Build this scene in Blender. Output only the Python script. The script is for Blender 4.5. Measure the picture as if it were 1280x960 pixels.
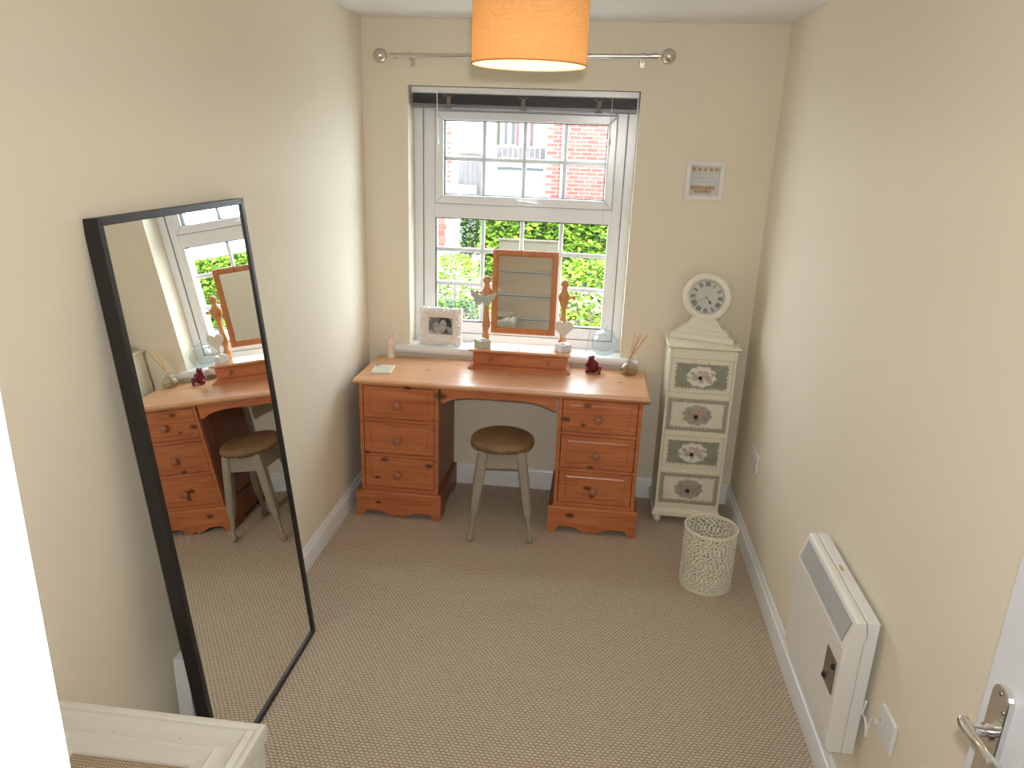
import bpy, bmesh, math, random
from mathutils import Vector, Matrix, noise
random.seed(7)
PI = math.pi
for o in list(bpy.data.objects): bpy.data.objects.remove(o)
SC = bpy.context.scene
COL = SC.collection

# ------------------------------------------------------------------ camera
CAM = Vector((1.19655, -3.82251, 1.84507))
yaw, pitch, roll, FPX = -0.105519, 0.312050, 0.0349417, 930.0
f = Vector((math.sin(yaw)*math.cos(pitch), math.cos(yaw)*math.cos(pitch), -math.sin(pitch)))
r = Vector((math.cos(yaw), -math.sin(yaw), 0)); u = r.cross(f)
c_, s_ = math.cos(roll), math.sin(roll)
r2 = c_*r + s_*u; u2 = -s_*r + c_*u
cd = bpy.data.cameras.new('camera'); cam = bpy.data.objects.new('camera', cd); COL.objects.link(cam)
cam.matrix_world = Matrix(((r2.x, u2.x, -f.x, CAM.x), (r2.y, u2.y, -f.y, CAM.y), (r2.z, u2.z, -f.z, CAM.z), (0, 0, 0, 1)))
cd.sensor_width = 36; cd.lens = FPX/1280*36; cd.clip_start = 0.02
SC.camera = cam

# ------------------------------------------------------------------ light
SKY = 14.0; FLASH = 17.0; BULB = 1.5; SUN = 5.0
SC.view_settings.view_transform = 'Standard'; SC.view_settings.look = 'None'
SC.view_settings.gamma = 1; SC.view_settings.use_curve_mapping = False
SC.view_settings.exposure = 0.0
w = bpy.data.worlds.new('sky'); SC.world = w; w.use_nodes = True
bg = w.node_tree.nodes['Background']; bg.inputs[0].default_value = (0.80, 0.92, 1.0, 1); bg.inputs[1].default_value = SKY
def lamp(name, kind, loc, power, color=(1, 1, 1), **kw):
    l = bpy.data.lights.new(name, kind); l.energy = power; l.color = color
    for k, v in kw.items(): setattr(l, k, v)
    o = bpy.data.objects.new(name, l); o.location = loc; COL.objects.link(o); return o
sun = lamp('sun', 'SUN', (0, 0, 8), SUN, (1, .96, .9), angle=.05)
sun.rotation_euler = (math.radians(38), 0, math.radians(25))      # from behind the house, onto the garden
port = lamp('window_portal', 'AREA', (0.793, 0.222, 1.43), 1, shape='RECTANGLE', size=1.16, size_y=1.40)
port.data.cycles.is_portal = True; port.rotation_euler = (-PI/2, 0, 0)
fl = lamp('camera_flash', 'AREA', CAM + u2*0.063 + r2*0.012, FLASH, (1, .985, .97), shape='RECTANGLE', size=.03, size_y=.02)
fl.matrix_world = Matrix.Translation(CAM + u2*0.063 + r2*0.012) @ cam.matrix_world.to_3x3().to_4x4()
fl.data.spread = math.radians(150)

# ------------------------------------------------------------------ materials
MATS = {}
class NT:
    def __init__(s, name):
        s.m = bpy.data.materials.new(name); s.m.use_nodes = True; s.t = s.m.node_tree
        s.b = s.t.nodes['Principled BSDF']; MATS[name] = s.m
    def n(s, typ, **kw):
        nd = s.t.nodes.new(typ)
        for k, v in kw.items():
            if k.startswith('i_'): nd.inputs[int(k[2:])].default_value = v
            elif hasattr(nd, k): setattr(nd, k, v)
        return nd
    def l(s, a, b): s.t.links.new(a, b)
    def math(s, op, a, b=None, clamp=False):
        nd = s.n('ShaderNodeMath', operation=op, use_clamp=clamp)
        for i, x in enumerate((a, b)):
            if x is None: continue
            if isinstance(x, (int, float)): nd.inputs[i].default_value = x
            else: s.l(x, nd.inputs[i])
        return nd.outputs[0]
    def mix(s, fac, a, b, blend='MIX'):
        nd = s.n('ShaderNodeMix', data_type='RGBA', blend_type=blend)
        for sock, x in ((nd.inputs[0], fac), (nd.inputs[6], a), (nd.inputs[7], b)):
            if isinstance(x, (int, float)): sock.default_value = x
            elif isinstance(x, tuple): sock.default_value = x if len(x) == 4 else x+(1,)
            else: s.l(x, sock)
        return nd.outputs[2]
    def coord(s, scale=(1, 1, 1)):
        tc = s.n('ShaderNodeTexCoord'); mp = s.n('ShaderNodeMapping'); mp.inputs[3].default_value = scale
        s.l(tc.outputs['Object'], mp.inputs[0]); return mp.outputs[0]
    def noise(s, scale, vec=None, detail=3, rough=.5):
        nd = s.n('ShaderNodeTexNoise'); nd.inputs['Scale'].default_value = scale; nd.inputs['Detail'].default_value = detail
        nd.inputs['Roughness'].default_value = rough
        if vec is None: vec = s.coord()
        s.l(vec, nd.inputs['Vector']); return nd.outputs[0]
    def ramp(s, fac, stops):
        nd = s.n('ShaderNodeValToRGB'); cr = nd.color_ramp
        while len(cr.elements) < len(stops): cr.elements.new(.5)
        for e, (p, c) in zip(cr.elements, stops): e.position = p; e.color = tuple(c)+(1,) if len(c) == 3 else c
        s.l(fac, nd.inputs[0]); return nd.outputs[0]
    def bump(s, h, strength=.3, dist=.002):
        nd = s.n('ShaderNodeBump'); nd.inputs['Strength'].default_value = strength; nd.inputs['Distance'].default_value = dist
        s.l(h, nd.inputs['Height']); s.l(nd.outputs[0], s.b.inputs['Normal'])
    def set(s, **kw):
        for k, v in kw.items():
            k = {'col': 'Base Color', 'rough': 'Roughness', 'metal': 'Metallic', 'spec': 'Specular IOR Level', 'coat': 'Coat Weight',
                 'coatr': 'Coat Roughness', 'emis': 'Emission Strength', 'emcol': 'Emission Color', 'sub': 'Subsurface Weight', 'alpha': 'Alpha', 'trans': 'Transmission Weight', 'sheen': 'Sheen Weight'}[k]
            if isinstance(v, (int, float)): s.b.inputs[k].default_value = v
            elif isinstance(v, tuple): s.b.inputs[k].default_value = v if len(v) == 4 else v+(1,)
            else: s.l(v, s.b.inputs[k])
        return s
def paint(name, col, rough=.6, var=.04, bump=.1, bscale=150, **kw):
    t = NT(name); n = t.noise(6, detail=4)
    c = t.mix(n, tuple(max(0, x*(1-var)) for x in col), tuple(min(1, x*(1+var)) for x in col))
    t.set(col=c, rough=rough, **kw)
    if bump: t.bump(t.noise(bscale), bump, .001)
    return t.m
def wood(name, light, dark, axis=0, rough=.35, knots=(), scale=1., coat=.15, vor=True):
    t = NT(name)
    st = [14, 14, 14]; st[axis] = 1.1
    v = t.coord(tuple(x*scale for x in st))
    n = t.noise(2.2, v, 5, .6)
    wv = t.n('ShaderNodeTexNoise'); wv.inputs['Scale'].default_value = 1.0; wv.inputs['Detail'].default_value = 1
    wv.inputs['Distortion'].default_value = .6; t.l(v, wv.inputs['Vector'])
    ring = t.math('FRACT', t.math('MULTIPLY', wv.outputs[0], 9.0))
    ring = t.math('SUBTRACT', 1.0, t.math('ABSOLUTE', t.math('SUBTRACT', ring, .5)))
    big = t.noise(3, None, 2)
    fac = t.math('ADD', t.math('MULTIPLY', n, .55), t.math('MULTIPLY', ring, .30))
    fac = t.math('ADD', fac, t.math('MULTIPLY', big, .28))
    c = t.ramp(fac, [(.42, dark), (.62, tuple((a+b)/2 for a, b in zip(light, dark))), (.85, light)])
    kc = tuple(x*.16 for x in dark)
    tc = t.n('ShaderNodeTexCoord')
    for k in knots:
        sub = t.n('ShaderNodeVectorMath', operation='SUBTRACT'); t.l(tc.outputs['Object'], sub.inputs[0]); sub.inputs[1].default_value = k[:3]
        mul = t.n('ShaderNodeVectorMath', operation='MULTIPLY'); t.l(sub.outputs[0], mul.inputs[0])
        sc = [1.15, 1.15, 1.15]; sc[axis] = .65; sc[1] = .3 if k[2] < .73 else 1.15; sc[2] = 1.15 if k[2] < .73 else .3; mul.inputs[1].default_value = sc
        ln = t.n('ShaderNodeVectorMath', operation='LENGTH'); t.l(mul.outputs[0], ln.inputs[0])
        mr = t.n('ShaderNodeMapRange'); t.l(ln.outputs['Value'], mr.inputs[0])
        mr.inputs[1].default_value = k[3]*1.4; mr.inputs[2].default_value = k[3]*.45; mr.inputs[3].default_value = 0; mr.inputs[4].default_value = .9
        c = t.mix(mr.outputs[0], c, kc)
    t.set(col=c, rough=rough, coat=coat, coatr=.25)
    t.bump(n, .08, .001)
    return t.m
KN = [(0.209, -.469, .312, .013), (.437, -.469, .294, .014), (.17, -.469, .211, .010), (.179, -.475, .081, .010), (.496, -.469, .668, .020), (1.206, -.469, .672, .014),
      (1.106, -.469, .597, .014), (1.191, -.469, .573, .009), (1.238, -.469, .355, .012), (1.230, -.469, .243, .013), (1.255, -.469, .199, .009), (1.155, -.475, .098, .015),
      (.517, -.133, .735, .010), (.391, -.267, .735, .009), (.819, -.27, .735, .009), (1.358, -.258, .735, .010), (.33, -.469, .70, .012), (.12, -.469, .345, .010)]
DESK = Vector((.78, -.25, 0))
KN = [(a-DESK.x, b-DESK.y, c, d) for a, b, c, d in KN]
PINE_L, PINE_D = (.63, .225, .085), (.38, .095, .032)
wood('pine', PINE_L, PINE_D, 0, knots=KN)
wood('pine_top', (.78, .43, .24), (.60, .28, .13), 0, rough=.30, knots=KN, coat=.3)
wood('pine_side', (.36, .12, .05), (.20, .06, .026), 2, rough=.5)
wood('pine_post', (.72, .36, .14), (.52, .21, .07), 2)
wood('pine_vertical', (.68, .275, .10), (.48, .155, .052), 2)
wood('knob_wood', (.44, .19, .10), (.32, .12, .06), 2)
wood('reed', (.72, .42, .22), (.5, .26, .12), 2, coat=0)
paint('wall_paint', (.87, .79, .635), .75, .012, .08, 300)
paint('ceiling_paint', (.89, .88, .86), .8, .01, .05)
paint('gloss_white', (.87, .88, .88), .28, .01, .0)
paint('door_white', (.70, .71, .72), .35, .02, .05, 200)
paint('upvc', (.92, .94, .97), .22, .01, 0)
paint('groove_dark', (.30, .31, .32), .6, .02, 0)
paint('gasket', (.06, .06, .06), .6, .02, 0)
paint('white_plastic', (.82, .82, .80), .3, .01, 0)
paint('heater_enamel', (.84, .81, .76), .35, .01, .05, 400)
paint('grille_grey', (.50, .50, .48), .5, .03, 0)
paint('smoked_plastic', (.17, .12, .10), .15, .1, 0)
paint('black', (.012, .011, .011), .35, .05, 0)
paint('black_frame', (.014, .012, .012), .42, .1, .2, 90)
paint('cream', (.82, .79, .62), .42, .02, .1, 60)
paint('cream_clock', (.84, .80, .68), .4, .02, .05, 60)
paint('lace_cream', (.80, .77, .62), .45, .03, .1, 60)
paint('taupe', (.33, .285, .22), .5, .05, .2, 60)
paint('sage', (.52, .55, .46), .6, .08, .3, 80)
paint('white_matte', (.86, .84, .82), .6, .02, .1, 60)
paint('box_white', (.80, .80, .84), .7, .02, 0)
paint('resin_white', (.86, .80, .77), .55, .03, .2, 120)
paint('heart_cream', (.80, .76, .66), .55, .06, .4, 60)
paint('hand_wood', (.86, .70, .57), .5, .06, .1, 60)
paint('wax_red', (.16, .012, .022), .25, .1, .2, 60, sub=.1)
paint('nail', (.14, .09, .05), .4, .1, 0, metal=.8)
paint('backing', (.30, .22, .14), .8, .1, 0)
paint('slat_dark', (.11, .11, .112), .4, .1, 0)
paint('slat_mid', (.20, .20, .21), .35, .05, 0)
paint('cord', (.62, .58, .5), .7, .05, 0)
paint('tape_grey', (.24, .20, .18), .7, .05, 0)
paint('shade_lining', (.85, .82, .76), .8, .01, 0)
paint('gold', (.7, .5, .2), .3, .05, 0, metal=1.)
def metal(name, col, rough):
    t = NT(name); n = t.noise(200, t.coord((1, 1, 8)))
    t.set(col=col, metal=1., rough=t.math('ADD', rough, t.math('MULTIPLY', n, .06))); return t.m
metal('chrome', (.80, .80, .80), .05); metal('brushed_steel', (.66, .63, .58), .22); metal('dark_steel', (.3, .28, .26), .3)
t = NT('mirror_glass'); t.set(col=(.93, .94, .91), metal=1., rough=t.math('MULTIPLY', t.noise(3), .004))
# leather seat
t = NT('leather'); n = t.noise(9, None, 5); t.set(col=t.ramp(n, [(.3, (.15, .085, .036)), (.7, (.28, .165, .078))]), rough=.42); t.bump(t.noise(220), .25, .001)
# cream distressed paint
t = NT('distressed_cream'); n = t.noise(7, t.coord((1, 5, 5)), 6, .7); s1 = t.noise(38, None, 3, .7)
c = t.mix(n, (.80, .78, .68), (.70, .67, .57)); m1 = t.math('GREATER_THAN', s1, .74); c = t.mix(m1, c, (.25, .13, .08)); t.set(col=c, rough=.5); t.bump(n, .2, .001)
# carpet: staggered loops of a basket weave
t = NT('carpet')
tc = t.n('ShaderNodeTexCoord'); sp = t.n('ShaderNodeSeparateXYZ'); 
wob = t.n('ShaderNodeTexNoise'); wob.inputs['Scale'].default_value = 25; t.l(tc.outputs['Object'], wob.inputs['Vector'])
add = t.n('ShaderNodeVectorMath', operation='MULTIPLY_ADD'); t.l(wob.outputs['Color'], add.inputs[0]); add.inputs[1].default_value = (.005, .005, 0); t.l(tc.outputs['Object'], add.inputs[2])
t.l(add.outputs[0], sp.inputs[0])
px, py = .0165, .0118
row = t.math('DIVIDE', sp.outputs[1], py); ri = t.math('FLOOR', row); odd = t.math('MODULO', t.math('ABSOLUTE', ri), 2.0)
cx = t.math('ADD', t.math('DIVIDE', sp.outputs[0], px), t.math('MULTIPLY', odd, .5))
fx = t.math('SUBTRACT', t.math('FRACT', cx), .5); fy = t.math('SUBTRACT', t.math('FRACT', row), .5)
d = t.math('SQRT', t.math('ADD', t.math('POWER', fx, 2.0), t.math('POWER', fy, 2.0)))
h = t.math('SUBTRACT', 1.0, t.math('MULTIPLY', d, 1.7), True)
fib = t.noise(420, None, 2); big = t.noise(1.6, None, 3); mid = t.noise(60, None, 2)
hh = t.math('ADD', h, t.math('MULTIPLY', fib, .25))
c = t.ramp(t.math('ADD', h, t.math('MULTIPLY', t.math('SUBTRACT', mid, .5), .35)), [(.05, (.24, .16, .10)), (.35, (.59, .47, .34)), (.8, (.74, .64, .51))])
c = t.mix(t.math('MULTIPLY', big, .35), c, (.58, .48, .37)); t.set(col=c, rough=.95, spec=.1, sheen=.1); t.bump(hh, .9, .004)
# woven inset
t = NT('woven_cane'); wv1 = t.n('ShaderNodeTexWave', bands_direction='X'); wv2 = t.n('ShaderNodeTexWave', bands_direction='Y')
for q_ in (wv1, wv2): q_.inputs['Scale'].default_value = 42; q_.inputs['Distortion'].default_value = 1.5; t.l(t.coord(), q_.inputs[0])
mm = t.math('MULTIPLY', wv1.outputs[1], wv2.outputs[1]); t.set(col=t.ramp(mm, [(.05, (.34, .24, .15)), (.5, (.66, .52, .38))]), rough=.8); t.bump(mm, .6, .003)
# glass panes: transparent sheet with a fresnel reflection
def thin_glass(name, tint, gl=.12, fmul=1.0, rough=.0):
    m = bpy.data.materials.new(name); m.use_nodes = True; MATS[name] = m; nt = m.node_tree; nt.nodes.clear()
    o = nt.nodes.new('ShaderNodeOutputMaterial'); mx = nt.nodes.new('ShaderNodeMixShader'); tr = nt.nodes.new('ShaderNodeBsdfTransparent'); g = nt.nodes.new('ShaderNodeBsdfGlossy')
    tr.inputs[0].default_value = tint+(1,); g.inputs['Roughness'].default_value = rough
    lw = nt.nodes.new('ShaderNodeLayerWeight'); lw.inputs[0].default_value = .5      # Facing = 1 - cos
    pw = nt.nodes.new('ShaderNodeMath'); pw.operation = 'POWER'; pw.inputs[1].default_value = gl
    mu = nt.nodes.new('ShaderNodeMath'); mu.operation = 'MULTIPLY_ADD'; mu.inputs[1].default_value = fmul; mu.inputs[2].default_value = .03
    nt.links.new(lw.outputs['Facing'], pw.inputs[0]); nt.links.new(pw.outputs[0], mu.inputs[0]); nt.links.new(mu.outputs[0], mx.inputs[0])
    nt.links.new(tr.outputs[0], mx.inputs[1]); nt.links.new(g.outputs[0], mx.inputs[2]); nt.links.new(mx.outputs[0], o.inputs[0]); return m
thin_glass('pane_glass', (.97, .98, .98), 5, .5); thin_glass('jar_glass', (.93, .965, .965), 2.0, .6, .03); thin_glass('bottle_glass', (.95, .94, .90), 2.2, .6, .03)
thin_glass('frame_glass', (.97, .97, .97), 5, .5)
thin_glass('scent_oil', (.93, .87, .76), 4, .3, .02)
# lamp shade fabric (lets light through)
m = bpy.data.materials.new('shade_fabric'); m.use_nodes = True; MATS['shade_fabric'] = m; nt = m.node_tree; nt.nodes.clear()
o = nt.nodes.new('ShaderNodeOutputMaterial'); mx = nt.nodes.new('ShaderNodeMixShader'); tl = nt.nodes.new('ShaderNodeBsdfTranslucent'); df = nt.nodes.new('ShaderNodeBsdfDiffuse')
tcn = nt.nodes.new('ShaderNodeTexCoord'); mp = nt.nodes.new('ShaderNodeMapping'); mp.inputs[3].default_value = (60, 60, 500)
nz = nt.nodes.new('ShaderNodeTexNoise'); nz.inputs['Scale'].default_value = 1.2; nz.inputs['Detail'].default_value = 4
rp = nt.nodes.new('ShaderNodeValToRGB'); rp.color_ramp.elements[0].color = (.64, .37, .16, 1); rp.color_ramp.elements[1].color = (.78, .48, .23, 1)
rp.color_ramp.elements[0].position = .3; rp.color_ramp.elements[1].position = .7
for a, b in ((tcn.outputs['Object'], mp.inputs[0]), (mp.outputs[0], nz.inputs['Vector']), (nz.outputs[0], rp.inputs[0]), (rp.outputs[0], tl.inputs[0]), (rp.outputs[0], df.inputs[0]),
             (tl.outputs[0], mx.inputs[1]), (df.outputs[0], mx.inputs[2]), (mx.outputs[0], o.inputs[0])): nt.links.new(a, b)
mx.inputs[0].default_value = .5
m = bpy.data.materials.new('shade_inner'); m.use_nodes = True; MATS['shade_inner'] = m; nt = m.node_tree; nt.nodes.clear()
o = nt.nodes.new('ShaderNodeOutputMaterial'); mx = nt.nodes.new('ShaderNodeMixShader'); tl = nt.nodes.new('ShaderNodeBsdfTranslucent'); df = nt.nodes.new('ShaderNodeBsdfDiffuse')
tl.inputs[0].default_value = df.inputs[0].default_value = (.88, .86, .80, 1); mx.inputs[0].default_value = .55
for a, b in ((tl.outputs[0], mx.inputs[1]), (df.outputs[0], mx.inputs[2]), (mx.outputs[0], o.inputs[0])): nt.links.new(a, b)
# outside
paint('stone_paving', (0.384, 0.368, 0.349), .8, .08, .3, 20)
paint('mortar', (0.410, 0.379, 0.349), .9, .05, .3, 60)
paint('white_render', (0.435, 0.430, 0.419), .8, .03, .1)
paint('grey_roof', (0.128, 0.118, 0.112), .8, .2, .2)
paint('fence_grey', (.095, .083, .083), .85, .35, .5, 30)
paint('fence_tan', (.062, .052, .032), .85, .2, .4, 30)
paint('gap_shade', (.012, .012, .013), .1, .1, 0)  # near-black colour standing in for the shade inside gaps, no glass
paint('red_paint', (.11, .05, .048), .6, .1, 0)
paint('pipe_grey', (0.317, 0.298, 0.317), .5, .05, 0)
paint('window_grey', (.045, .042, .040), .3, .1, 0)
paint('capping_wood', (.30, .22, .12), .8, .1, 0)
paint('soil', (0.082, 0.056, 0.035), .95, .3, .5, 30)
for i, cc in enumerate([(.20, .062, .045), (.235, .08, .06), (.18, .052, .038)]): paint('brick_%d' % i, cc, .9, .12, .5, 60)
t = NT('brick_far'); bt = t.n('ShaderNodeTexBrick'); mpv = t.n('ShaderNodeMapping'); tcc = t.n('ShaderNodeTexCoord'); t.l(tcc.outputs['Object'], mpv.inputs[0])
mpv.inputs[2].default_value = (PI/2, 0, 0); t.l(mpv.outputs[0], bt.inputs[0])
for k, v in (('Color1', (.20, .062, .045, 1)), ('Color2', (.18, .052, .038, 1)), ('Mortar', (.2, .18, .16, 1)), ('Scale', 1.0), ('Mortar Size', .008), ('Brick Width', .225), ('Row Height', .075)): bt.inputs[k].default_value = v
t.set(col=bt.outputs[0], rough=.9)
def leafm(name, a, b):
    t = NT(name); n = t.noise(3, None, 2); t.set(col=t.mix(n, a, b), rough=.7, spec=.15)
    return t.m
leafm('leaf_bright', (.25, .36, .035), (.16, .28, .025)); leafm('leaf_mid', (.13, .23, .025), (.08, .16, .02)); leafm('leaf_dark', (.025, .055, .010), (.014, .035, .008)); leafm('leaf_blue', (.045, .075, .055), (.028, .05, .035))
paint('stem_brown', (.20, .12, .07), .9, .2, .3)
# vertex colour print
def print_mat(name, rough=.5):
    t = NT(name); a = t.n('ShaderNodeVertexColor'); a.layer_name = 'print'; n = t.noise(60, None, 3)
    c = t.mix(.10, a.outputs[0], t.mix(n, (.3, .3, .3), (1, 1, 1)), 'MULTIPLY'); t.set(col=c, rough=rough); return t.m
print_mat('print_paper', .5); print_mat('print_painted', .45)

# ------------------------------------------------------------------ mesh helpers
def NB(): return bmesh.new()
def box(bm, x0, x1, y0, y1, z0, z1, M=None):
    vs = [bm.verts.new((x, y, z)) for z in (z0, z1) for y in (y0, y1) for x in (x0, x1)]
    for q in ((0, 2, 3, 1), (4, 5, 7, 6), (0, 1, 5, 4), (2, 6, 7, 3), (0, 4, 6, 2), (1, 3, 7, 5)): bm.faces.new([vs[i] for i in q])
    if M is not None: bmesh.ops.transform(bm, matrix=M, verts=vs)
    return vs
def prism(bm, prof, axis, a, b, M=None):
    """closed 2D profile swept along an axis. axis x: prof=(y,z); y: prof=(x,z); z: prof=(x,y)"""
    def P(p, t): return {'x': (t, p[0], p[1]), 'y': (p[0], t, p[1]), 'z': (p[0], p[1], t)}[axis]
    A = [bm.verts.new(P(p, a)) for p in prof]; B = [bm.verts.new(P(p, b)) for p in prof]; n = len(prof)
    for i in range(n): bm.faces.new((A[i], A[(i+1) % n], B[(i+1) % n], B[i]))
    bm.faces.new(A[::-1]); bm.faces.new(B)
    if M is not None: bmesh.ops.transform(bm, matrix=M, verts=A+B)
    return A+B
def lathe(bm, prof, seg=32, M=None, cap=True):
    """prof = [(r,z)] about z"""
    rings = []
    for r_, z_ in prof:
        rings.append([bm.verts.new((r_*math.cos(2*PI*i/seg), r_*math.sin(2*PI*i/seg), z_)) for i in range(seg)])
    for A, B in zip(rings, rings[1:]):
        for i in range(seg): bm.faces.new((A[i], A[(i+1) % seg], B[(i+1) % seg], B[i]))
    if cap:
        if prof[0][0] > 1e-5: bm.faces.new(rings[0][::-1])
        if prof[-1][0] > 1e-5: bm.faces.new(rings[-1])
    vs = [v for R_ in rings for v in R_]
    if M is not None: bmesh.ops.transform(bm, matrix=M, verts=vs)
    return vs
def tube(bm, pts, rad, seg=8):
    pts = [Vector(p) for p in pts]; rings = []
    rr = rad if isinstance(rad, (list, tuple)) else [rad]*len(pts)
    for i, p in enumerate(pts):
        d = (pts[min(i+1, len(pts)-1)]-pts[max(i-1, 0)]).normalized()
        a = d.orthogonal().normalized() if i == 0 else (a - d*a.dot(d)).normalized()
        b = d.cross(a)
        rings.append([bm.verts.new(p+rr[i]*(math.cos(2*PI*k/seg)*a+math.sin(2*PI*k/seg)*b)) for k in range(seg)])
    for A, B in zip(rings, rings[1:]):
        for i in range(seg): bm.faces.new((A[i], A[(i+1) % seg], B[(i+1) % seg], B[i]))
    bm.faces.new(rings[0][::-1]); bm.faces.new(rings[-1])
    return [v for R_ in rings for v in R_]
def ball(bm, c, r_, seg=16, sc=(1, 1, 1)):
    ret = bmesh.ops.create_uvsphere(bm, u_segments=seg, v_segments=max(6, seg//2), radius=r_)
    bmesh.ops.transform(bm, matrix=Matrix.Translation(c) @ Matrix.Diagonal((*sc, 1)), verts=ret['verts']); return ret['verts']
def ell_ring(bm, x0, x1, z0, z1, w_, ya, yb):
    """rectangular frame (picture frame) of width w_ between depths ya..yb, mitred"""
    def quad(a, b, c, d):
        A = [bm.verts.new((p[0], ya, p[1])) for p in (a, b, c, d)]; B = [bm.verts.new((p[0], yb, p[1])) for p in (a, b, c, d)]
        for i in range(4): bm.faces.new((A[i], A[(i+1) % 4], B[(i+1) % 4], B[i]))
        bm.faces.new(A[::-1]); bm.faces.new(B)
    o_ = [(x0, z0), (x1, z0), (x1, z1), (x0, z1)]; i_ = [(x0+w_, z0+w_), (x1-w_, z0+w_), (x1-w_, z1-w_), (x0+w_, z1-w_)]
    for k in range(4): quad(o_[k], o_[(k+1) % 4], i_[(k+1) % 4], i_[k])
def obj(name, bm, mat, parent=None, bevel=0, smooth=False, seg=2, ang=35, world=False):
    bmesh.ops.recalc_face_normals(bm, faces=bm.faces)
    if world and parent is not None:
        root = parent
        Mx = Matrix.Identity(4)
        while root is not None: Mx = root.matrix_basis @ Mx; root = root.parent
        bmesh.ops.transform(bm, matrix=Mx.inverted(), verts=bm.verts)
    me = bpy.data.meshes.new(name); bm.to_mesh(me); bm.free()
    o = bpy.data.objects.new(name, me); COL.objects.link(o)
    for m_ in (mat if isinstance(mat, (list, tuple)) else [mat]): me.materials.append(MATS[m_])
    if smooth:
        me.polygons.foreach_set('use_smooth', [True]*len(me.polygons))
        if smooth != 'all':
            es = o.modifiers.new('edge_split', 'EDGE_SPLIT'); es.split_angle = math.radians(ang)
    if bevel:
        b = o.modifiers.new('bevel', 'BEVEL'); b.width = bevel; b.segments = seg; b.limit_method = 'ANGLE'; b.angle_limit = math.radians(30)
    if parent is not None: o.parent = parent
    return o
def tag(o, label=None, cat=None, group=None, kind=None):
    if label: o['label'] = label
    if cat: o['category'] = cat
    if group: o['group'] = group
    if kind: o['kind'] = kind
    return o
def thing(name, label, cat, loc=(0, 0, 0), rotz=0, group=None):
    o = bpy.data.objects.new(name, None); COL.objects.link(o); o.location = loc; o.rotation_euler = (0, 0, rotz); o.empty_display_size = .05
    bpy.context.view_layer.update()
    o.matrix_basis = Matrix.Translation(loc) @ Matrix.Rotation(rotz, 4, 'Z')
    return tag(o, label, cat, group)
def struct(name, bm, mat, parent=None, **kw):
    o = obj(name, bm, mat, parent, **kw)
    if parent is None: o['kind'] = 'structure'
    return o
def T(x, y, z): return Matrix.Translation((x, y, z))
def RX(a): return Matrix.Rotation(a, 4, 'X')
def RY(a): return Matrix.Rotation(a, 4, 'Y')
def RZ(a): return Matrix.Rotation(a, 4, 'Z')

# ------------------------------------------------------------------ room
W, H = 2.0073, 2.40
OX0, OX1, OZ0, OZ1 = 0.2276, 1.3582, 0.75, 2.1025     # window opening
RW = -3.60                                            # rear wall (doorway) face
bm = NB(); box(bm, -.1, W+.1, -5.2, .0, -.1, 0); struct('floor', bm, 'carpet')
bm = NB(); box(bm, -.1, W+.1, -5.2, .21, H, H+.1); struct('ceiling', bm, 'ceiling_paint')
bm = NB(); box(bm, -.1, 0, -5.2, .21, 0, H); struct('wall_left', bm, 'wall_paint')
bm = NB(); box(bm, W, W+.1, -5.2, .21, 0, H); struct('wall_right', bm, 'wall_paint')
bm = NB(); box(bm, 0, OX0, 0, .21, -.3, H); box(bm, OX1, W, 0, .21, -.3, H); box(bm, OX0, OX1, 0, .21, -.3, OZ0-.001); box(bm, OX0, OX1, 0, .21, OZ1, H)
struct('wall_back', bm, 'wall_paint')
DX0, DX1 = 0.992, 1.805
bm = NB(); box(bm, 0, DX0-.02, RW-.1, RW, 0, H); box(bm, DX1+.03, W, RW-.1, RW, 0, H); box(bm, DX0-.02, DX1+.03, RW-.1, RW, 2.02, H)
struct('wall_front', bm, 'wall_paint')
bm = NB(); box(bm, -.1, W+.1, -5.3, -5.2, 0, H); struct('wall_hall', bm, 'wall_paint')  # unseen hall end wall, added to block sky light from behind
def bbprof(s, o=0):   # ogee skirting, thickness away from wall = s*...
    p = [(0, 0), (.016, 0), (.016, .083), (.0145, .087), (.010, .090), (.011, .096), (.0085, .103), (.005, .109), (.004, .114), (0, .1142)]
    return [(o+s*a, b) for a, b in p]
bm = NB(); prism(bm, bbprof(1), 'y', RW, 0); struct('baseboard_left', bm, 'gloss_white', smooth=True)
bm = NB(); prism(bm, bbprof(-1, W), 'y', RW, 0); struct('baseboard_right', bm, 'gloss_white', smooth=True)
bm = NB(); prism(bm, bbprof(-1), 'x', .016, W-.016); struct('baseboard_back', bm, 'gloss_white', smooth=True)
bm = NB(); prism(bm, bbprof(1, RW), 'x', .016, DX0-.075); struct('baseboard_front', bm, 'gloss_white', smooth=True)
# door lining and architrave round the doorway the photograph is taken from
bm = NB()
for x0, x1 in ((DX0-.02, DX0), (DX1+.01, DX1+.03)): box(bm, x0, x1, RW-.105, RW+.0, 0, 2.0)
box(bm, DX0-.02, DX1+.03, RW-.105, RW, 2.0, 2.02)
struct('trim_1', bm, 'gloss_white', bevel=.002)
bm = NB(); prism(bm, [(DX0-.07, RW), (DX0-.07, RW+.010), (DX0-.06, RW+.016), (DX0-.02, RW+.016), (DX0-.012, RW+.012), (DX0-.008, RW+.012), (DX0-.005, RW)], 'z', 0, 2.07)
box(bm, DX0-.005, DX1+.015, RW, RW+.016, 2.005, 2.07)
prism(bm, [(DX1+.015, RW), (DX1+.015, RW+.012), (DX1+.03, RW+.016), (DX1+.07, RW+.016), (DX1+.08, RW+.01), (DX1+.08, RW)], 'z', 0, 2.07)
struct('trim_2', bm, 'gloss_white', smooth=True)

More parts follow.
